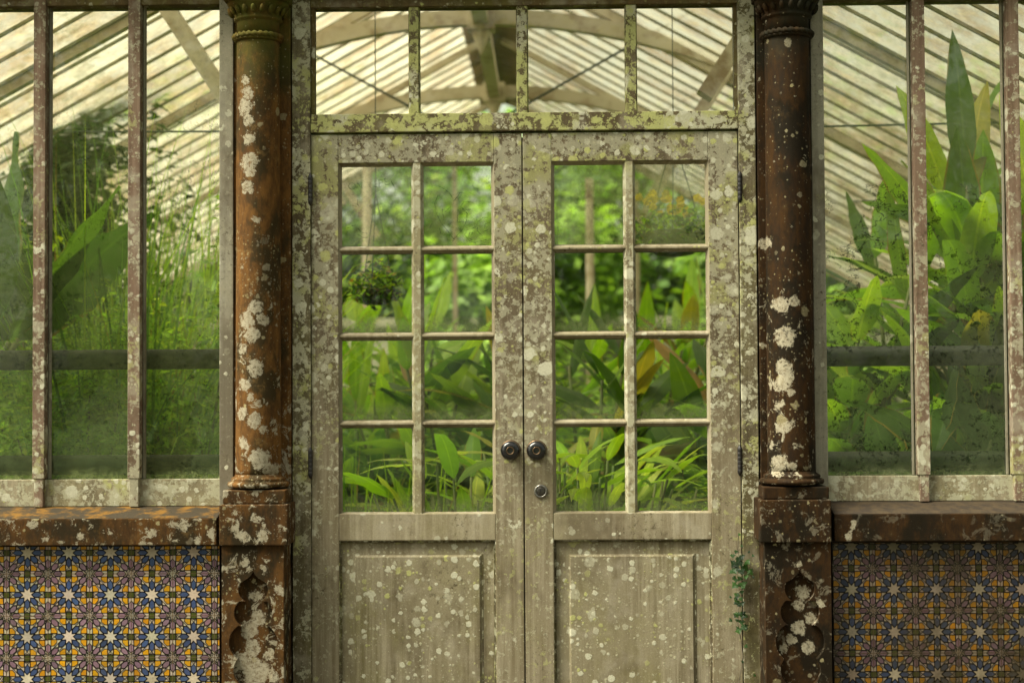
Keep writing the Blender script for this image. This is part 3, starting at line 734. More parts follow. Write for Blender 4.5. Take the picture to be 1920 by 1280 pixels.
# ------------------------------------------------------------------ door leaves
ZB = .012
def leaf_door(left):
    c = dict(x0=583, x1=980.2, s0=634.5, s1=927.5, mv=782.5, h=582, knob=(957, 844), fld=(664, 903)) if left else \
        dict(x0=980.9, x1=1386.5, s0=1035, s1=1330.5, mv=1181.5, h=1386.8, knob=(1006, 844), fld=(1067, 1304))
    xx = {k: X(v) for k, v in c.items() if isinstance(v, (int, float))}
    hx = xx['x0'] if left else xx['x1']
    root = empty('door_leaf', (hx, .02, ZB), ('left leaf of the peeling double doors, with a black knob and no lock' if left else 'right leaf of the peeling double doors, with a black knob above a steel keyhole lock'), 'door')
    g_ = .0016
    zt = Z(249); D0, D1 = 0.0, .044
    rails = [('top_rail', Z(303), zt, 'door'), ('lock_rail', Z(1012), Z(962), 'rail_low'), ('bottom_rail', ZB, Z(1318), 'door')]
    for a, b in ((xx['x0']+g_, xx['s0']), (xx['s1'], xx['x1']-g_)):
        m = MB(); m.box(a, b, D0, D1, ZB, zt-g_); m.build('stile', MAT['door'], root, bevel=.0022)
    for nm, a, b, mt in rails:
        m = MB(); m.box(xx['s0']+.0005, xx['s1']-.0005, D0+.0012, D1, a, b-(g_ if nm == 'top_rail' else 0)); m.build(nm, MAT[mt], root, bevel=.0022)
    # glazed field: putty slopes, bars
    gx0, gx1 = xx['s0'], xx['s1']; gz1, gz0 = Z(303), Z(962)
    YG = .022
    m = MB(); t_ = .0105
    def frus(x0, x1, z0, z1, tl=t_):
        o = [(x0, .004, z0), (x1, .004, z0), (x1, .004, z1), (x0, .004, z1)]
        i = [(x0+tl, YG, z0+tl*.5), (x1-tl, YG, z0+tl*.5), (x1-tl, YG, z1-tl*1.1), (x0+tl, YG, z1-tl*1.1)]
        m.add(o+i, [(0,1,5,4),(1,2,6,5),(2,3,7,6),(3,0,4,7)])
    frus(gx0, gx1, gz0, gz1); m.build('putty_rim', MAT['rail_low'], root)
    xm = xx['mv']
    hw = 11.5*.0018
    m = MB(); m.prism([(-hw*.55, 0), (hw*.55, 0), (hw, .018), (hw, .034), (-hw, .034), (-hw, .018)], (xm, .003, gz0), (xm, .003, gz1), up=(0,1,0))
    m.build('muntin', MAT['window_rail'], root, bevel=.001)
    hz = [Z(p) for p in (466, 628.5, 793.5)]
    for z in hz:
        hh = 8.4*.0018
        m = MB(); m.prism([(-hh*.95, .019), (-hh*.15, .0), (hh*.25, 0), (hh*.95, .019), (hh*.95, .032), (-hh*.95, .032)], (gx0+.002, .006, z), (gx1-.002, .006, z), up=(0,1,0))
        m.build('muntin', MAT['rail_low'], root, bevel=.001)
    # panes
    zs = [gz1]+hz+[gz0]; xs = [gx0, xm, gx1]; panes = []
    for r_ in range(4):
        for q in range(2):
            m = MB(); m.box(xs[q]+.006, xs[q+1]-.006, YG, YG+.004, zs[r_+1]+.004, zs[r_]-.004)
            m.build('glass_pane', MAT['glass_top' if r_ == 0 else 'glass_door'], root)
    # lower panel with raised field and moulding
    pz1, pz0 = Z(1012), Z(1318); m = MB(); m.box(gx0-.001, gx1+.001, .019, .034, pz0-.002, pz1+.002)
    fx0, fx1 = X(c['fld'][0], 0, 1150), X(c['fld'][1], 0, 1150); fz1, fz0 = Z(1040), Z(1290)
    b = .007
    m.add([(fx0,.0188,fz0),(fx1,.0188,fz0),(fx1,.0188,fz1),(fx0,.0188,fz1),(fx0+b,.0105,fz0+b),(fx1-b,.0105,fz0+b),(fx1-b,.0105,fz1-b),(fx0+b,.0105,fz1-b)],
          [(0,1,5,4),(1,2,6,5),(2,3,7,6),(3,0,4,7),(4,5,6,7)])
    m.build('panel', MAT['panel'], root)
    m = MB(); w_ = .009
    # quirk moulding on three sides and along the raised field's right edge
    pr = [(0, 0), (w_*.35, .001), (w_*.55, .008), (w_*.8, .006), (w_, .015), (w_, .017), (0, .017)]
    m.prism([(-a, b_) for a, b_ in pr], (gx0-.0005, .002, pz0), (gx0-.0005, .002, pz1), up=(0,1,0))
    m.prism([(a, b_) for a, b_ in pr], (gx1+.0005, .002, pz0), (gx1+.0005, .002, pz1), up=(0,1,0))
    m.prism([(-a, b_) for a, b_ in pr], (gx0, .0025, pz1+.0005), (gx1, .0025, pz1+.0005), up=(0,1,0))
    m.tube([(fx1+.003, .0195, fz0), (fx1+.003, .0195, fz1+.002)], .0026, 8)
    m.build('panel_moulding', MAT['frame'], root)
    # hinges
    for a, b_ in ((325, 386), (838, 897)):
        if not left: a -= 4; b_ -= 5
        xh = X(c['h'], -.01, a); z1, z0 = Z(a, -.01, c['h']), Z(b_, -.01, c['h']); m = MB(); L = z1-z0
        prof = [(.0015, z0), (.0045, z0+.004), (.0062, z0+.008)]
        for k in range(6):
            za = z0+.009+(L-.018)*k/6; zb_ = z0+.009+(L-.018)*(k+1)/6
            prof += [(.0078, za+.0005), (.0078, zb_-.0005), (.0075, zb_)]
        prof += [(.0062, z1-.008), (.0045, z1-.004), (.0015, z1)]
        m.lathe(prof, (xh, -.011, 0), n=16); m.build('hinge', MAT['black_iron'], root, smooth=True)
    if left:
        m = MB(); m.box(xx['x1']-.012, xx['x1']+.014, .0445, .056, ZB, zt-.01); m.build('meeting_strip', MAT['door'], root)
    # knob
    kx, kz = W(c['knob'][0], c['knob'][1], -.03)
    kn = MB(); kn.lathe([(.0335, -.001), (.0345, .001), (.0335, .005), (.029, .007)], (kx, 0, kz), 'Y', 40); o = kn.build('knob_rose', MAT['bronze'], root, smooth=True)
    kn = MB(); kn.lathe([(.015, .006), (.014, .022), (.020, .028), (.0295, .036), (.0322, .044), (.0305, .052), (.0245, .058), (.0165, .0605), (.0135, .0600)], (kx, 0, kz), 'Y', 48); k_ = kn.build('knob', MAT['knob'], root, smooth=True)
    kn = MB(); kn.lathe([(.0136, .0598), (.0136, .0612), (.0125, .0618), (.0100, .0600), (.0062, .0575), (.0035, .0590), (.0001, .0595)], (kx, 0, kz), 'Y', 32); kn.build('knob_boss', MAT['bronze'], k_, smooth=True)
    if not left:
        lx, lz = W(1014, 921, -.01)
        m = MB(); m.lathe([(.0225, -.001), (.0235, .002), (.0225, .0055), (.019, .0075), (.0165, .0065), (.0155, .0045)], (lx, 0, lz), 'Y', 40); l_ = m.build('lock', MAT['steel'], root, smooth=True)
        m = MB(); m.lathe([(.0156, .002), (.0150, .0060), (.0138, .0068), (.0001, .0070)], (lx, 0, lz), 'Y', 32); m.build('lock_cylinder', MAT['steel_dark'], l_, smooth=True)
        m = MB(); m.box(lx-.0012, lx+.0012, -.0076, -.0066, lz-.004, lz+.007); m.lathe([(.0028, .0066), (.0028, .0077)], (lx, 0, lz+.006), 'Y', 16); m.build('keyhole', MAT['black_iron'], l_)
    return root
dl = leaf_door(True); dr = leaf_door(False)

# finger writing in the film of the two upper left panes: thin darker ribbons on the glass
def smear_mat():
    t = NT('finger_smear'); n = t.noise(t.pos(), 90, 4, .7)
    df = t.n('BsdfDiffuse'); t.set(df.inputs[0], (.045, .085, .030, 1)); tr = t.n('BsdfTransparent')
    s = t.n('MixShader'); t.set(s.inputs[0], t.ramp(n, .38, .62, .08, .62)); t.t.links.new(tr.outputs[0], s.inputs[1]); t.t.links.new(df.outputs[0], s.inputs[2])
    return t.done(s.outputs[0])
MAT['smear'] = smear_mat()
def strokes(name, lines, parent, wd=.0028):
    m = MB(); yy = .0212
    for ln in lines:
        P = [Vector((*W(p[0], p[1], yy), 0)) for p in ln]; P = [Vector((p.x, yy, p.y)) for p in P]
        for a, b in zip(P[:-1], P[1:]):
            d = (b-a)
            if d.length < 1e-5: continue
            n = Vector((-d.z, 0, d.x)).normalized()*wd/2; e = d.normalized()*wd*.25
            m.add([a-e+n, a-e-n, b+e-n, b+e+n], [(0,1,2,3)])
    return m.build(name, MAT['smear'], parent)
def arcp(cx_, cy_, r_, a0, a1, n=10, ry=None): return [(cx_+r_*math.cos(R(a0+(a1-a0)*i/n)), cy_+(ry or r_)*math.sin(R(a0+(a1-a0)*i/n))) for i in range(n+1)]
zf = 1/6.4
def q6(*pts): return [(640+a*zf, 300+b*zf) for a, b in pts]
strokes('finger_writing', [
    arcp(660, 349, 6.5, 0, 360, 12, 6), q6((185,340),(195,275),(240,335),(250,270)), q6((345,330),(345,270)), q6((400,260),(390,325),(430,320)), q6((395,290),(425,285)), q6((400,258),(428,256)),
    q6((455,320),(450,240),(490,240),(492,272),(455,280)), q6((520,225),(530,300)), q6((520,225),(560,215)), q6((526,262),(560,255)), q6((530,300),(580,290)), q6((590,240),(640,330),(655,360)),
    q6((200,450),(190,530),(215,560)), q6((130,545),(180,560)), q6((590,740),(620,700),(635,790)), q6((680,750),(710,765)), q6((680,860),(745,855)), q6((650,900),(720,960),(660,1010)),
    q6((200,820),(240,870),(310,880)), q6((190,890),(260,930),(320,930)), q6((70,820),(130,790),(190,780))], dl)
strokes('finger_writing', [
    q6((1180,320),(1230,345),(1290,390),(1340,460),(1350,520)), q6((1350,490),(1400,430),(1420,390)), q6((1420,390),(1470,400)), q6((1160,420),(1120,520),(1140,640),(1200,760),(1300,880),(1350,950)),
    q6((1350,950),(1450,840),(1500,730),(1510,640),(1450,590)), q6((1230,720),(1210,590),(1250,620),(1310,560),(1300,640)), q6((1400,590),(1390,750),(1470,740)), q6((1540,500),(1470,500),(1430,560),(1480,600),(1550,590)),
    q6((1480,900),(1500,840),(1570,820),(1620,800),(1640,740),(1700,690),(1760,690)), q6((1480,900),(1540,970),(1600,990),(1740,955)), q6((1560,900),(1580,870),(1540,870),(1525,930),(1570,960)),
    q6((1720,830),(1725,770),(1780,745)), q6((1640,780),(1630,850),(1690,910)), q6((1700,860),(1760,840)), q6((1060,820),(1090,760)), q6((1180,820),(1190,880))], dl)

# ------------------------------------------------------------------ foliage builders
def blade(m, base, az, el, L, wd, droop, rnd, col, fold=.25, n=9, tip=1.0, twist=0.0, wave=.0):
    """one leaf blade with a folded midrib"""
    p = Vector(base); d = Vector((math.cos(az)*math.cos(el), math.sin(az)*math.cos(el), math.sin(el)))
    vs = []; uv = []; side0 = Vector((-math.sin(az), math.cos(az), 0))
    side0 = Matrix.Rotation(twist, 3, d) @ side0
    st = L/n
    for i in range(n+1):
        f = i/n
        wv = wd*.5*(math.sin(math.pi*min(1, f**.72*tip))**.85 if 0 < f < 1 else .02)
        up = side0.cross(d).normalized()
        rip = wave*wd*math.sin(f*21+az*3)
        vs += [p+side0*wv+up*(fold*wv+rip), p-up*.0, p-side0*wv+up*(fold*wv-rip)]
        uv += [(-1, f*L*6), (0, f*L*6), (1, f*L*6)]
        d = (d + Vector((0, 0, -droop*st*(0.4+f)))).normalized()
        p = p+d*st
    fs = []
    for i in range(n):
        a = i*3; fs += [(a, a+1, a+4, a+3), (a+1, a+2, a+5, a+4)]
    m.add(vs, fs, col, uv)
    return p
GREENS = [(.16, .30, .016), (.22, .38, .022), (.11, .21, .016), (.29, .44, .03), (.06, .13, .015)]
def gcol(rnd, pal=GREENS, amt=.2):
    c = rnd.choice(pal) if rnd.random() > .06 else rnd.choice([(.30, .19, .05), (.38, .34, .05)])
    k = 1+rnd.uniform(-amt, amt); return (c[0]*k*rnd.uniform(.9, 1.15), c[1]*k, c[2]*k)
def cane_plant(name, x, y, h, n, L, wd, label, cat, seed, lean=.25, pal=GREENS, group=None, spread=.18, z0=0, droop=1.6, first=.18):
    rnd = random.Random(seed); root = empty(name, (x, y, z0), label, cat, group); ms = MB(); ml = MB()
    for k in range(n):
        a = rnd.uniform(0, 6.28); bx = x+math.cos(a)*rnd.uniform(0, spread); by = y+math.sin(a)*rnd.uniform(0, spread)
        la = rnd.uniform(0, 6.28); le = rnd.uniform(.05, lean); hh = h*rnd.uniform(.72, 1.0); pts = []
        for i in range(7):
            f = i/6; pts.append(Vector((bx+math.cos(la)*le*hh*f**1.6, by+math.sin(la)*le*hh*f**1.6, z0+hh*.82*f)))
        ms.tube(pts, [.016-.009*i/6 for i in range(7)], 6)
        nl = max(6, int(hh/ (L*.15))); ph = rnd.uniform(0, 6.28)
        for j in range(nl):
            f = first+(1-first)*j/(nl-1); i = min(5, int(f*6)); q = f*6-i; p = pts[i].lerp(pts[i+1], q)
            az = ph+(j % 2)*math.pi+rnd.uniform(-.45, .45)
            el = R(rnd.uniform(8, 56)+ (28 if f > .93 else 0))
            blade(ml, p, az, el, L*rnd.uniform(.75, 1.1)*(.8+.25*math.sin(f*3)), wd*rnd.uniform(.8, 1.15), droop*rnd.uniform(.5, 1.3)/L*.6, rnd, gcol(rnd, pal), .22, 10, twist=rnd.uniform(-.5, .5), wave=.03)
    ms.build('stem', MAT['stem'], root, smooth=True); ml.build('leaf_blades', MAT['leaf'], root, smooth=True)
    return root
def rosette(name, x, y, n, L, wd, label, cat, seed, pal=GREENS, z0=0, droop=1.5, el=(35, 80), stem=.25, group=None, r0=.08, bel=None):
    rnd = random.Random(seed); root = empty(name, (x, y, z0), label, cat, group); ml = MB(); ms = MB()
    for k in range(n):
        az = rnd.uniform(0, 6.28); e = R(rnd.uniform(*el)); b = Vector((x+math.cos(az)*r0*rnd.random(), y+math.sin(az)*r0*rnd.random(), z0))
        sl_ = stem*rnd.uniform(.6, 1.2); t_ = b+Vector((math.cos(az)*math.cos(e), math.sin(az)*math.cos(e), math.sin(e)))*sl_
        if stem > .02: ms.tube([b, t_], [.008, .005], 6)
        if bel: e = R(rnd.uniform(*bel))
        blade(ml, t_, az, e, L*rnd.uniform(.7, 1.15), wd*rnd.uniform(.75, 1.15), droop*rnd.uniform(.5, 1.4), rnd, gcol(rnd, pal), .25, 10, twist=rnd.uniform(-.4, .4), wave=.04)
    if ms.v: ms.build('stem', MAT['stem'], root, smooth=True)
    ml.build('leaf_blades', MAT['leaf'], root, smooth=True)
    return root
def leaflet(m, p, nrm, s, rnd, col, asp=.6):
    a = Vector((rnd.uniform(-1,1), rnd.uniform(-1,1), rnd.uniform(-1,1))); a = (a-nrm*a.dot(nrm)); a.normalize(); b = nrm.cross(a)
    u = a*s; v = b*s*asp*.5
    m.add([p-u*.5, p-u*.1+v+nrm*s*.06, p+u*.5-nrm*s*.08, p-u*.1-v+nrm*s*.06], [(0,1,2),(0,2,3)], col, [(0,0),(1,.5),(0,1),(1,.5)])
def bush(name, x, y, rx, ry, h, n, s, label, cat, seed, pal=GREENS, z0=0, group=None, clumps=14, asp=.6, mat='smallleaf', kind=None):
    rnd = random.Random(seed); root = empty(name, (x, y, z0), label, cat, group); m = MB(); ms = MB()
    cs = []
    for k in range(clumps):
        a = rnd.uniform(0, 6.28); rr = math.sqrt(rnd.random())*.72
        cs.append((Vector((x+math.cos(a)*rr*rx, y+math.sin(a)*rr*ry, z0+h*rnd.uniform(.25, .85)*(1-.35*rr))), rnd.uniform(.24, .42)))
    for c, q in cs:
        ms.tube([(x+rnd.uniform(-.05,.05)*rx, y+rnd.uniform(-.05,.05)*ry, z0), ((x+c.x)/2, (y+c.y)/2, z0+(c.z-z0)*.6), c], [.012, .008, .004], 5)
        cc = rnd.choice(pal); kk = rnd.uniform(.75, 1.25)
        for i in range(n//clumps):
            d = Vector((rnd.gauss(0,1), rnd.gauss(0,1), rnd.gauss(0,1))).normalized(); rad = rnd.random()**.45
            p = c+Vector((d.x*rx*q, d.y*ry*q, d.z*h*q*.8))*rad*1.15
            if p.z < z0+.02: p.z = z0+.02+rnd.random()*.05
            nr = (d*.6+Vector((rnd.uniform(-.6,.6), rnd.uniform(-.6,.6), .9))).normalized(); k = kk*rnd.uniform(.75, 1.3)
            leaflet(m, p, nr, s*rnd.uniform(.6, 1.3), rnd, (cc[0]*k*rnd.uniform(.85, 1.2), cc[1]*k, cc[2]*k), asp)
    ms.build('stem', MAT['bark'], root); m.build('foliage', MAT[mat], root)
    return root
def grass_clump(name, x, y, n, L, wd, label, cat, seed, pal=GREENS, r0=.2, el=(55, 88), droop=1.0, z0=0, group=None):
    rnd = random.Random(seed); root = empty(name, (x, y, z0), label, cat, group); m = MB()
    for k in range(n):
        a = rnd.uniform(0, 6.28); rr = r0*math.sqrt(rnd.random()); az = rnd.uniform(0, 6.28)
        blade(m, (x+math.cos(a)*rr, y+math.sin(a)*rr, z0), az, R(rnd.uniform(*el)), L*rnd.uniform(.6, 1.1), wd*rnd.uniform(.7, 1.3), droop*rnd.uniform(.4, 1.6), rnd, gcol(rnd, pal), .3, 7)
    m.build('blades', MAT['smallleaf'], root, smooth=True)
    return root
def tree(name, x, y, h, r, trunk, n, s, label, seed, pal, crown_lo=.3, clumps=40, group=None):
    rnd = random.Random(seed); root = empty(name, (x, y, 0), label, 'tree', group); m = MB(); mt = MB()
    mt.tube([(x, y, -.1), (x+rnd.uniform(-.1,.1), y, h*.3), (x+rnd.uniform(-.25,.25), y, h*.6), (x, y, h*.9)], [trunk, trunk*.75, trunk*.45, trunk*.1], 10)
    for k in range(clumps):
        zf_ = rnd.uniform(crown_lo, 1.0); a = rnd.uniform(0, 6.28); rr = r*math.sqrt(rnd.random())*(1-.55*abs((zf_-crown_lo)/(1-crown_lo)-.45))
        c = Vector((x+math.cos(a)*rr, y+math.sin(a)*rr, h*zf_))
        mt.tube([(x, y, h*max(.15, zf_-.2)), ((x+c.x)/2, (y+c.y)/2, c.z-h*.06), c], [trunk*.25, trunk*.14, trunk*.04], 5)
        cc = rnd.choice(pal); kk = rnd.uniform(.7, 1.3); q = rnd.uniform(.16, .30)*r
        for i in range(n//clumps):
            d = Vector((rnd.gauss(0,1), rnd.gauss(0,1), rnd.gauss(0,.8))); p = c+d*q*.62
            nr = (d.normalized()*.5+Vector((rnd.uniform(-.6,.6), rnd.uniform(-.6,.6), .9))).normalized(); k = kk*rnd.uniform(.7, 1.3)
            leaflet(m, p, nr, s*rnd.uniform(.6, 1.3), rnd, (cc[0]*k, cc[1]*k, cc[2]*k), .62)
    mt.build('trunk', MAT['bark'], root, smooth=True); m.build('crown', MAT['treeleaf'], root)
    return root
def at(px, y): return X(px, y, 734)

# ------------------------------------------------------------------ glasshouse roof
root = empty('glasshouse_roof', (RX, 4.2, H_R), 'whitewashed glass roof on cream timber arches inside the glasshouse', 'roof')
for s in (-1, 1):
    m = MB(); x1 = RX+s*(EAVE+.1); z1 = H_R-SL*(EAVE+.1); xa = RX+s*.13; za = H_R-SL*.13; th = .006
    m.add([(xa,ROOF_Y0,za),(x1,ROOF_Y0,z1),(x1,ROOF_Y1,z1),(xa,ROOF_Y1,za)]+[(xa,ROOF_Y0,za+th),(x1,ROOF_Y0,z1+th),(x1,ROOF_Y1,z1+th),(xa,ROOF_Y1,za+th)][::1], [(0,1,2,3)])
    m.v = m.v[:4]; m.build('glass_slope', MAT['roof_glass'], root)
barm = None
y = ROOF_Y0+.15; k = 0
while y < ROOF_Y1:
    for s in (-1, 1):
        m = MB(); a = Vector((RX+s*.14, y, H_R-SL*.14-.016)); b = Vector((RX+s*EAVE, y, H_R-SL*EAVE-.016))
        m.beam(a, b, .014, .013); m.build('glazing_bar', MAT['bar'], root)
    y += .26; k += 1
# ridge ventilator: flatter dark slats closing the apex, and the ridge board
for s in (-1, 1):
    m = MB(); y = ROOF_Y0
    while y < ROOF_Y1-.1:
        m.beam((RX+s*.005, y, H_R-.045), (RX+s*.19, y, H_R-.075-.045), .05, .02); y += .11
    m.build('vent_slat_row', MAT['slat'], root)
    m = MB(); m.add([(RX,ROOF_Y0,H_R+.0),(RX+s*.13,ROOF_Y0,H_R-.055),(RX+s*.13,ROOF_Y1,H_R-.055),(RX,ROOF_Y1,H_R+.0)], [(0,1,2,3)]); m.build('ridge_cap', MAT['slat'], root)
def truss(d, idx):
    y = d-CAMD; sc = d/8.8
    nm = ['nearest', 'middle', 'far', 'last'][idx]
    o = empty('roof_truss', (RX, y, H_R), None, None); o.parent = root; ORG[o.name] = Vector((RX, y, H_R)); o.location = Vector((RX, y, H_R))-ORG[root.name]
    o['label'] = nm+' arched timber truss of the roof'
    # arch (collar), built at one real size
    m = MB(); pts = []; N = 26; zc = CAMZ+2.07; half = 1.42
    pf = []
    for i in range(N+1):
        u = -1+2*i/N; x = RX+u*half; z = zc-.295*u*u
        pts.append((x, z))
    hd = .043; tk = .07
    for (xa, za), (xb, zb_) in zip(pts[:-1], pts[1:]):
        m.add([(xa,y-tk/2,za-hd),(xb,y-tk/2,zb_-hd),(xb,y-tk/2,zb_+hd),(xa,y-tk/2,za+hd),(xa,y+tk/2,za-hd),(xb,y+tk/2,zb_-hd),(xb,y+tk/2,zb_+hd),(xa,y+tk/2,za+hd)],
              [(0,1,2,3),(1,0,4,5),(3,2,6,7),(5,4,7,6)])
    m.build('arch', MAT['cream'], o, merge=True)
    m = MB()
    m.box(RX-.075, RX+.075, y-.06, y+.06, zc-.075, zc+.06)
    m.build('boss_block', MAT['cream'], o, bevel=.004)
    m = MB(); m.lathe([(.0, -.21), (.02, -.17), (.05, -.09), (.055, -.075)], (RX, y, zc), n=8); m.build('pendant', MAT['cream'], o)
    for s in (-1, 1):
        m = MB(); m.beam((RX+s*.06, y, H_R-.033-.045), (RX+s*EAVE, y, H_R-SL*EAVE-.045), .05, .045); m.build('principal_rafter', MAT['cream'], o)
        m = MB(); m.beam((RX+s*1.36, y+.002, zc-.30), (RX+s*1.05, y+.002, zc-.78), .07, .11, up=(0,1,0)); m.build('brace', MAT['cream'], o)
        m = MB(); m.beam((RX+s*EAVE, y, 0), (RX+s*EAVE, y, EZ), .09, .09, up=(0,1,0)); m.build('wall_post', MAT['cream'], o)
for i, d in enumerate((7.0, 8.8, 11.0, 13.3)): truss(d, i)
m = MB(); zc = CAMZ+2.07; m.box(RX-.0405, RX+.0405, 7.0-CAMD, 11.2-CAMD, zc-.045, zc+.035); m.build('collar_purlin', MAT['cream'], root)
# tie rods, crossing between the trusses
def rod(a, b, r_=.007):
    m = MB(); m.tube([a, b], r_, 6); m.build('tie_rod', MAT['rod'], root)
def wp(px, py, d):
    x, z = W(px, py, d-CAMD); return (x, d-CAMD, z)
rod(wp(480, 45, 8.8), wp(1010, 330, 8.8)); rod(wp(1370, -20, 8.8), wp(900, 245, 8.8)); rod(wp(1010, 340, 11.0), wp(1350, 150, 11.0), .008)
for s, pxa, pya, pxb, pyb, dd in ((-1, 120, 248, 560, 246, 7.0), (1, 1430, 240, 1870, 230, 7.0), (1, 1600, 378, 1880, 366, 8.8)):
    rod(wp(pxa, pya, dd), wp(pxb, pyb, dd), .0048)

# side and end walls of the glasshouse
for s in (-1, 1):
    xw = RX+s*EAVE
    root = empty('side_wall', (xw, 4.2, 0), 'glazed '+('left' if s < 0 else 'right')+' side wall of the glasshouse on a low stone base', 'wall')
    m = MB(); m.box(xw-.1, xw+.1, .1, ROOF_Y1, 0, .75); m.build('wall_base', MAT['stone_wall'], root)
    m = MB(); m.box(xw-.05, xw+.05, .1, ROOF_Y1, EZ-.08, EZ-.01); m.build('wall_plate', MAT['cream'], root)
    y = .5
    while y < ROOF_Y1:
        m = MB(); m.box(xw-.02, xw+.02, y-.015, y+.015, .75, EZ-.08); m.build('glazing_bar', MAT['cream'], root); y += .6
root = empty('end_wall', (RX, ROOF_Y1, 0), 'open glazed end wall at the far side of the glasshouse with cream posts', 'wall')
m = MB(); m.box(XL, XR, ROOF_Y1-.06, ROOF_Y1+.06, 0, .55); m.build('wall_base', MAT['stone_wall'], root)
x = XL+.05
while x < XR:
    zt_ = H_R-SL*abs(x-RX)-.08; m = MB(); m.box(x-.02, x+.02, ROOF_Y1-.02, ROOF_Y1+.02, .55, zt_); m.build('glazing_bar', MAT['cream'], root); x += .78

# ------------------------------------------------------------------ pipes
YP = .24
for lab, side, a, b, pyc, pxr in (('upper dark pipe behind the left window', -1, XL+.1, X(500, YP), 674, 210), ('lower dark pipe behind the left window, along the glass bottom', -1, XL+.1, X(500, YP), 871, 210),
                            ('upper dark pipe behind the right window', 1, X(1480, YP), XR-.1, 667, 1720), ('lower dark pipe behind the right window, along the glass bottom', 1, X(1480, YP), XR-.1, 864, 1720)):
    z = Z(pyc, YP, pxr); c0 = ((a+b)/2, YP, z)
    root = empty('heating_pipe', c0, lab, 'pipe', 'heating pipes behind the windows')
    m = MB(); m.tube([(a, YP, z), (b, YP, z)], .0355, 24); m.build('pipe', MAT['pipe'], root, smooth=True)
    for q in (.02, .98):
        m = MB(); xq = a+(b-a)*q; m.tube([(xq-.02, YP, z), (xq+.02, YP, z)], .044, 20)
        m.build('pipe_collar', MAT['pipe'], root)

# ------------------------------------------------------------------ plants inside
SHADE_G = [(.016, .036, .008), (.028, .06, .010)]  # near black leaves, shade of the gaps put into their colour
Y_G = [(.30, .48, .02), (.40, .55, .03), (.20, .36, .02), (.46, .55, .10)]
D_G = [(.045, .10, .014), (.07, .15, .018), (.035, .075, .014)]
B_G = [(.11, .23, .05), (.13, .26, .05), (.17, .32, .06)]
L_G = [(.30, .47, .025), (.38, .55, .035), (.24, .40, .02)]
cane_plant('ginger_plant', at(1640, 1.2), 1.2, 2.15, 6, .60, .13, 'tall ginger with broad glossy leaves behind the right window beside the column', 'plant', 211, lean=.22, pal=GREENS+L_G)
cane_plant('ginger_plant', at(1880, 1.0), 1.0, 2.65, 7, .66, .14, 'tallest ginger plant with long upright leaves behind the right window near the photo edge', 'plant', 12, lean=.12, pal=L_G+L_G+GREENS)
cane_plant('ginger_plant', at(1745, .75), .75, 1.35, 6, .46, .12, 'dark leaved ginger low behind the right window and its pipes', 'plant', 13, lean=.25, pal=D_G)
cane_plant('ginger_plant', at(1940, .7), .75, 1.4, 6, .50, .12, 'dark leaved ginger low at the right edge behind the glass', 'plant', 31, lean=.25, pal=D_G)
cane_plant('ginger_plant', at(1090, 1.7), 1.7, 1.85, 6, .56, .105, 'ginger with long arching leaves behind the left panes of the right door leaf', 'plant', 14, lean=.25)
cane_plant('ginger_plant', at(1275, 1.9), 1.9, 1.65, 5, .66, .115, 'ginger with wide slanting leaves behind the right panes of the right door leaf', 'plant', 15, lean=.3)
cane_plant('ginger_plant', at(860, 1.8), 1.8, 1.9, 7, .56, .10, 'ginger with crossing dark leaves behind the right panes of the left door leaf', 'plant', 16, lean=.25)
cane_plant('ginger_plant', at(680, 2.1), 2.1, 1.5, 8, .52, .08, 'slender leaved ginger behind the left panes of the left door leaf', 'plant', 17, lean=.3, pal=L_G+GREENS)
cane_plant('ginger_plant', at(1190, 2.9), 2.9, 1.9, 7, .55, .10, 'paler ginger further back behind the right door leaf', 'plant', 18, lean=.25, pal=L_G)
cane_plant('ginger_plant', at(780, 3.1), 3.1, 1.9, 7, .55, .10, 'paler ginger further back behind the left door leaf', 'plant', 19, lean=.25, pal=L_G)
rosette('yellow_leaved_plant', at(880, 1.0), 1.0, 90, .33, .070, 'clump of arching yellow green leaves low behind the left door leaf', 'plant', 21, pal=Y_G, z0=.0, droop=3.0, stem=.78, el=(66, 89), r0=.24, bel=(5, 62))
rosette('yellow_leaved_plant', at(1090, 1.0), 1.0, 130, .33, .052, 'dense clump of yellow green ribbon leaves low behind the right door leaf', 'plant', 22, pal=Y_G, z0=.0, droop=3.0, stem=.80, el=(66, 89), r0=.26, bel=(5, 60))
bush('leafy_shrub', at(1265, 1.1), 1.1, .34, .34, 1.02, 2200, .040, 'bright small leaved shrub low behind the right door leaf', 'shrub', 23, pal=L_G+Y_G[:2])
bush('leafy_shrub', at(1090, .8), .75, .30, .2, .80, 1300, .040, 'small leaved shrub at the foot of the yellow green clump', 'shrub', 24, pal=L_G)
bush('leafy_shrub', at(880, .85), .8, .30, .2, .84, 1300, .045, 'small leaved shrub with gap shade put into its leaf colour, under the yellow green leaves behind the left door leaf', 'shrub', 25, pal=SHADE_G)
bush('leafy_shrub', at(1600, 1.7), 1.7, .42, .35, 1.45, 3200, .05, 'bright small leaved shrub low behind the right window beside the column', 'shrub', 128, pal=L_G+Y_G[:2])
grass_clump('bladed_plant', at(690, 1.1), 1.1, 240, .95, .018, 'long bladed grass behind the lowest left pane of the left door leaf', 'plant', 26, pal=L_G, r0=.28)
bush('tall_shrub', at(100, 2.9), 2.9, .72, .5, 3.15, 16000, .085, 'tall dark shrub reaching the roof behind the left window', 'shrub', 127, pal=D_G+B_G[:1], clumps=40)
bush('leafy_shrub', at(150, 1.1), 1.1, .55, .35, 1.55, 5200, .045, 'bright green bush behind the left window between its bars', 'shrub', 27, pal=L_G+Y_G[:2])
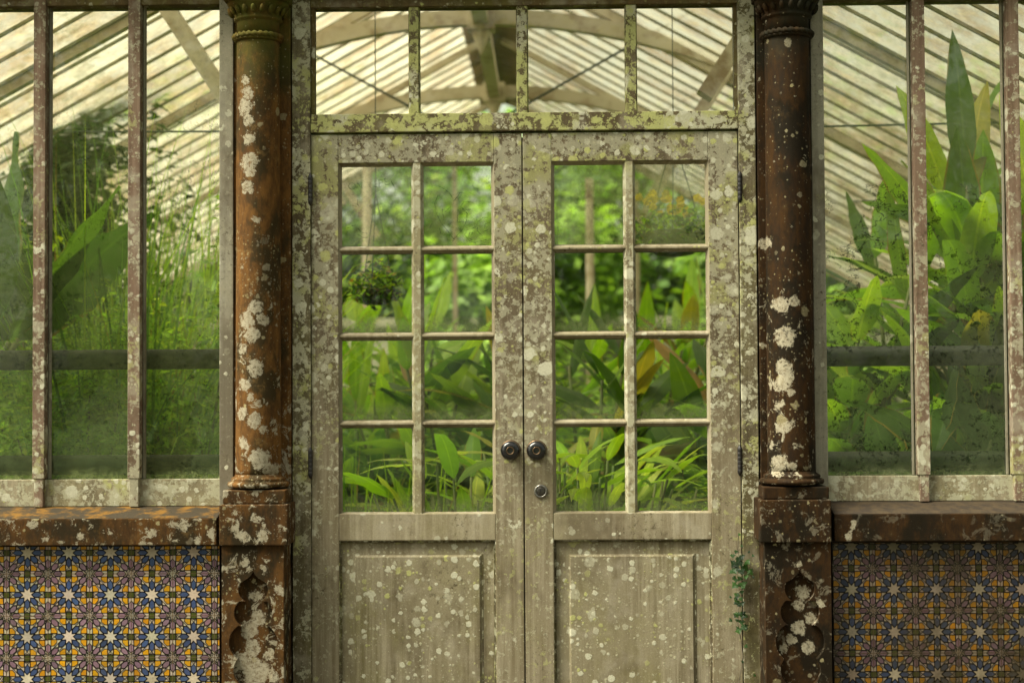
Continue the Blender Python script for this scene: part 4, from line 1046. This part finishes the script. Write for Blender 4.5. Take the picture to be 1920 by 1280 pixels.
bush('leafy_shrub', at(-20, 1.6), 1.5, .55, .5, 2.5, 5200, .06, 'green bush at the left edge of the photo behind the glass', 'shrub', 28, pal=L_G+Y_G[:2])
bush('leafy_shrub', at(350, 1.5), 1.5, .48, .45, 2.1, 5200, .045, 'green bush behind the left window beside the column', 'shrub', 29, pal=L_G+Y_G[:2])
grass_clump('feathery_plant', at(345, 2.1), 2.1, 480, 2.3, .010, 'feathery grass behind the left window right beside the column', 'plant', 30, pal=L_G, r0=.34, el=(66, 89), droop=.75)
def banana(name, x, y, h, n, L, wd, label, seed, pal, el=(45, 85)):
    rnd = random.Random(seed); root = empty(name, (x, y, 0), label, 'plant'); m = MB(); ms = MB()
    ms.tube([(x, y, 0), (x+.02, y, h*.5), (x, y, h)], [.075, .06, .035], 12)
    for k in range(n):
        az = k*2.4+rnd.uniform(-.3, .3); e = R(rnd.uniform(*el)); b = Vector((x, y, h-.05*rnd.random()))
        t_ = b+Vector((math.cos(az)*math.cos(e), math.sin(az)*math.cos(e), math.sin(e)))*.22; ms.tube([b, t_], [.02, .012], 8)
        blade(m, t_, az, e, L*rnd.uniform(.8, 1.1), wd*rnd.uniform(.85, 1.1), .55*rnd.uniform(.6, 1.4), rnd, gcol(rnd, pal), .18, 16, twist=rnd.uniform(-.6, .6), wave=.025)
    ms.build('stem', MAT['stem'], root, smooth=True); m.build('leaf_blades', MAT['leaf'], root, smooth=True)
grass_clump('feathery_plant', at(215, 1.6), 1.6, 420, 2.35, .012, 'tallest feathery grass behind the middle pane of the left window', 'plant', 41, pal=L_G+B_G, r0=.30, el=(68, 89), droop=.55)
banana('banana_plant', at(-30, .95), .95, 1.25, 7, .85, .34, 'banana plant with dark broad leaves at the left edge behind the glass', 42, D_G+B_G[:1], el=(50, 84))
# further planting, one label each
more = [(560, 3.6, .7, 1.5, 'rounded shrub far back behind the left column'), (740, 4.6, .8, 1.55, 'shrub far back seen through the left door leaf'), (930, 5.2, .8, 1.5, 'shrub deep in the glasshouse behind the meeting of the doors'),
        (1110, 4.8, .8, 1.55, 'shrub far back seen through the right door leaf'), (1330, 5.4, .8, 1.3, 'shrub deep in the glasshouse near the right jamb'), (1500, 3.8, .8, 1.5, 'rounded shrub far back behind the right column'),
        (1700, 3.2, .7, 1.5, 'shrub behind the gingers of the right window'), (1900, 3.4, .8, 1.6, 'shrub behind the tallest ginger'), (60, 3.2, .8, 1.9, 'tall shrub behind the dark banana leaves'), (250, 3.6, .8, 1.7, 'tall shrub behind the feathery grass')]
for i, (px, y, r_, h_, lab) in enumerate(more):
    bush('background_shrub', at(px, y), y, r_, .6, h_, 2200, .075, lab, 'shrub', 60+i, pal=[L_G+GREENS, GREENS+B_G, L_G][i % 3], group='shrubs at the back of the glasshouse')

# ------------------------------------------------------------------ hanging baskets, interior posts
def basket(px, py, y, r_, label, seed, flowers):
    x, z = W(px, py, y); rnd = random.Random(seed); root = empty('hanging_basket', (x, y, z-r_*.6), label, 'hanging basket', 'hanging baskets inside the doorway')
    m = MB(); m.lathe([(.01, -r_*.62), (r_*.5, -r_*.55), (r_*.82, -r_*.3), (r_*.95, 0), (r_*.9, .01), (.02, -.01)], (x, y, z), n=24); b = m.build('bowl', MAT['moss'], root, smooth=True)
    m = MB()
    for k in range(700):
        a = rnd.uniform(0, 6.28); rr = r_*math.sqrt(rnd.random())*1.25; p = Vector((x+math.cos(a)*rr, y+math.sin(a)*rr, z+rnd.uniform(-.06, .13)*(1.3-rr/r_*.7)))
        leaflet(m, p, Vector((rnd.uniform(-1,1), rnd.uniform(-1,1), .8)).normalized(), rnd.uniform(.02, .045), rnd, gcol(rnd, L_G+D_G+[(.14, .12, .05)]), .5)
    m.build('trailing_leaves', MAT['smallleaf'], root)
    if flowers:
        for k in range(flowers):
            m = MB(); a = rnd.uniform(0, 6.28); rr = r_*math.sqrt(rnd.random())*1.1; c = Vector((x+math.cos(a)*rr, y+math.sin(a)*rr, z+rnd.uniform(.10, .17)))
            for q in range(6):
                th = q*1.047; d = Vector((math.cos(th), .2, math.sin(th))); leaflet(m, c+d*.009, Vector((0,-1,.2)).normalized(), .026, rnd, (1,1,.99), .8)
            m.build('flower', MAT['petal'], root, merge=True)
    m = MB(); zt_ = H_R-SL*abs(x-RX)-.07
    for k in range(3):
        a = k*2.094+.4; m.tube([(x+math.cos(a)*r_*.92, y+math.sin(a)*r_*.92, z), (x, y, z+.42)], .0022, 5)
    m.tube([(x, y, z+.42), (x, y, zt_)], .0022, 5); m.build('chain', MAT['rod'], root)
basket(1264, 440, 1.4, .155, 'moss lined basket with yellow flowers hanging behind the right door leaf', 71, 22)
basket(705, 548, 1.3, .088, 'small dark moss basket hanging low behind the left door leaf', 72, 0)
for i, (px, y, top, lab) in enumerate(((690, 4.2, 2.4, 'slim cream post inside behind the left panes of the left door leaf'), (1108, 5.2, 2.4, 'slim cream post inside behind the left panes of the right door leaf'))):
    x = at(px, y); root = empty('slim_post', (x, y, 0), lab, 'post'); zt_ = top+.2
    m = MB(); m.tube([(x, y, 0), (x, y, zt_)], .028, 12); m.build('shaft', MAT['cream'], root, smooth=True)
    m = MB(); m.tube([(x, y, 0), (x, y, .08)], .05, 12); m.build('foot', MAT['cream'], root)
# garden wall beyond
root = empty('garden_wall', (0, 12.5, 0), 'pale garden wall beyond the end of the glasshouse', 'wall')
m = MB(); m.box(-9, 9, 12.3, 12.7, 0, 1.9); m.build('wall_body', MAT['stone_wall'], root)
m = MB(); m.box(-9.05, 9.05, 12.25, 12.75, 1.901, 2.0); m.build('coping', MAT['stone_wall'], root, bevel=.01)

# ------------------------------------------------------------------ ivy on the right jamb
rnd = random.Random(4)
ix, iz = W(1386, 1080, -.02); root = empty('ivy_vine', (X(1388), -.02, 0), 'small dark ivy creeping up the gap between right door leaf and jamb', 'ivy')
m = MB(); pts = []
for k in range(15):
    f = k/14; x_, z_ = W(1388+5*math.sin(k*1.3), 1400-400*f, -.016); pts.append((x_, -.016, z_))
m.tube(pts, .0016, 5); m.build('stem', MAT['bark'], root)
m = MB()
def ivy_leaf(px, py, s, az, col):
    x_, z_ = W(px, py, -.028); c = Vector((x_, -.022-rnd.random()*.02, z_)); tl = rnd.uniform(-.5, .5); tz = rnd.uniform(.1, .7)
    out = [(0,-.15),(.35,-.35),(.55,-.05),(.95,.05),(.55,.35),(.35,.55),(0,1.05),(-.35,.55),(-.55,.35),(-.95,.05),(-.55,-.05),(-.35,-.35)]
    rm = Matrix.Rotation(tl, 3, 'Z') @ Matrix.Rotation(-tz, 3, 'X') @ Matrix.Rotation(az, 3, 'Y')
    vs = [c+rm @ Vector((0, -.10*s, .2*s))]+[c+rm @ Vector((a*s, 0, b*s)) for a, b in out]
    m.add(vs, [(0, i+1, (i+1) % 12+1) for i in range(12)], col, [(0,0)]+[(.9,0)]*12)
IV = [(1386,1000,3),(1391,1022,3),(1380,1032,4),(1374,1040,5),(1383,1046,4),(1378,1055,8),(1388,1052,9),(1395,1062,8),(1373,1068,8),(1405,1070,7),(1384,1065,7),(1400,1052,6),(1379,1095,7),(1392,1093,8),(1376,1082,5),(1370,1118,3),(1382,1125,6),(1378,1128,5),(1388,1148,6),(1380,1152,5),(1393,1147,5),(1370,1160,4),(1386,1178,6),(1398,1210,4),(1392,1238,3),(1416,1265,3),(1412,1080,3),(1425,1098,2),(1412,1040,3),(1404,1034,3),(1388,1300,5),(1395,1330,5),(1382,1350,6),(1390,1375,6)]
for k in range(26): IV.append((1387+rnd.gauss(0, 8), rnd.uniform(1035, 1190), rnd.uniform(3.5, 6.5)))
for k, (px, py, s) in enumerate(IV):
    ivy_leaf(px, py, s*.0018*1.4, rnd.uniform(2.2, 4.2), random.Random(k).choice([(.025,.075,.014),(.04,.11,.016),(.014,.04,.010)]))
m.build('ivy_leaves', MAT['leaf'], root)

# ------------------------------------------------------------------ trees
TG = [(.08, .16, .02), (.11, .21, .025), (.06, .12, .02)]
TB = [(.17, .28, .03), (.22, .34, .04), (.13, .22, .03)]
for i, (x, y, h, r_, lab) in enumerate([(-4.2, 15, 5.2, 2.4, 'bright green tree beyond the glasshouse, seen through the left window'), (-1.5, 16.5, 4.9, 2.3, 'leafy tree beyond the glasshouse, seen above the left door leaf'), (1.3, 15.5, 4.7, 2.2, 'leafy tree beyond the glasshouse, seen above the right door leaf'),
                                     (4.4, 16, 5.4, 2.5, 'bright green tree beyond the glasshouse, seen through the right window'), (-.2, 11.2, 2.9, 1.3, 'small tree just outside the end wall'), (2.4, 11, 2.6, 1.1, 'low tree outside the end wall towards the right')]):
    tree('garden_tree', x, y, h, r_, .14, 11000, .16, lab, 80+i, TB, .15, 46, 'garden trees beyond the glasshouse')
for i, (x, y, h, r_, lab) in enumerate([(-6.3, 3.5, 5.0, 1.9, 'tree standing outside the left side wall'), (5.6, 3.5, 5.0, 1.9, 'tree standing outside the right side wall')]):
    tree('garden_tree', x, y, h, r_, .14, 6000, .13, lab, 90+i, TG, .12, 36, 'garden trees beside the glasshouse')
bush('tall_hedge', 0, 13.6, 7.5, .8, 4.3, 16000, .17, 'tall green hedge closing the view beyond the garden wall', 'hedge', 99, pal=TB+TG, clumps=90, mat='treeleaf')
# trees behind the camera, mirrored in the panes; the rightmost added for shade
for i, (x, y, h, r_, lab) in enumerate([(-4.6, -14, 8.5, 3.0, 'large dark tree facing the front, mirrored in the left window'), (-13, -19, 12, 4.5, 'dark tree further left facing the front'), (6.6, -16, 9.0, 3.2, 'large tree facing the front, mirrored in the right window'), (14, -12, 11, 4.5, 'dark tree added to the right of the front to shade it'), (1.5, -24, 8, 4, 'tree far off facing the doors')]):
    tree('facing_tree', x, y, h, r_, .28, 7000, .30, lab, 100+i, D_G+TG[:1], .18, 38, 'trees facing the glasshouse front')
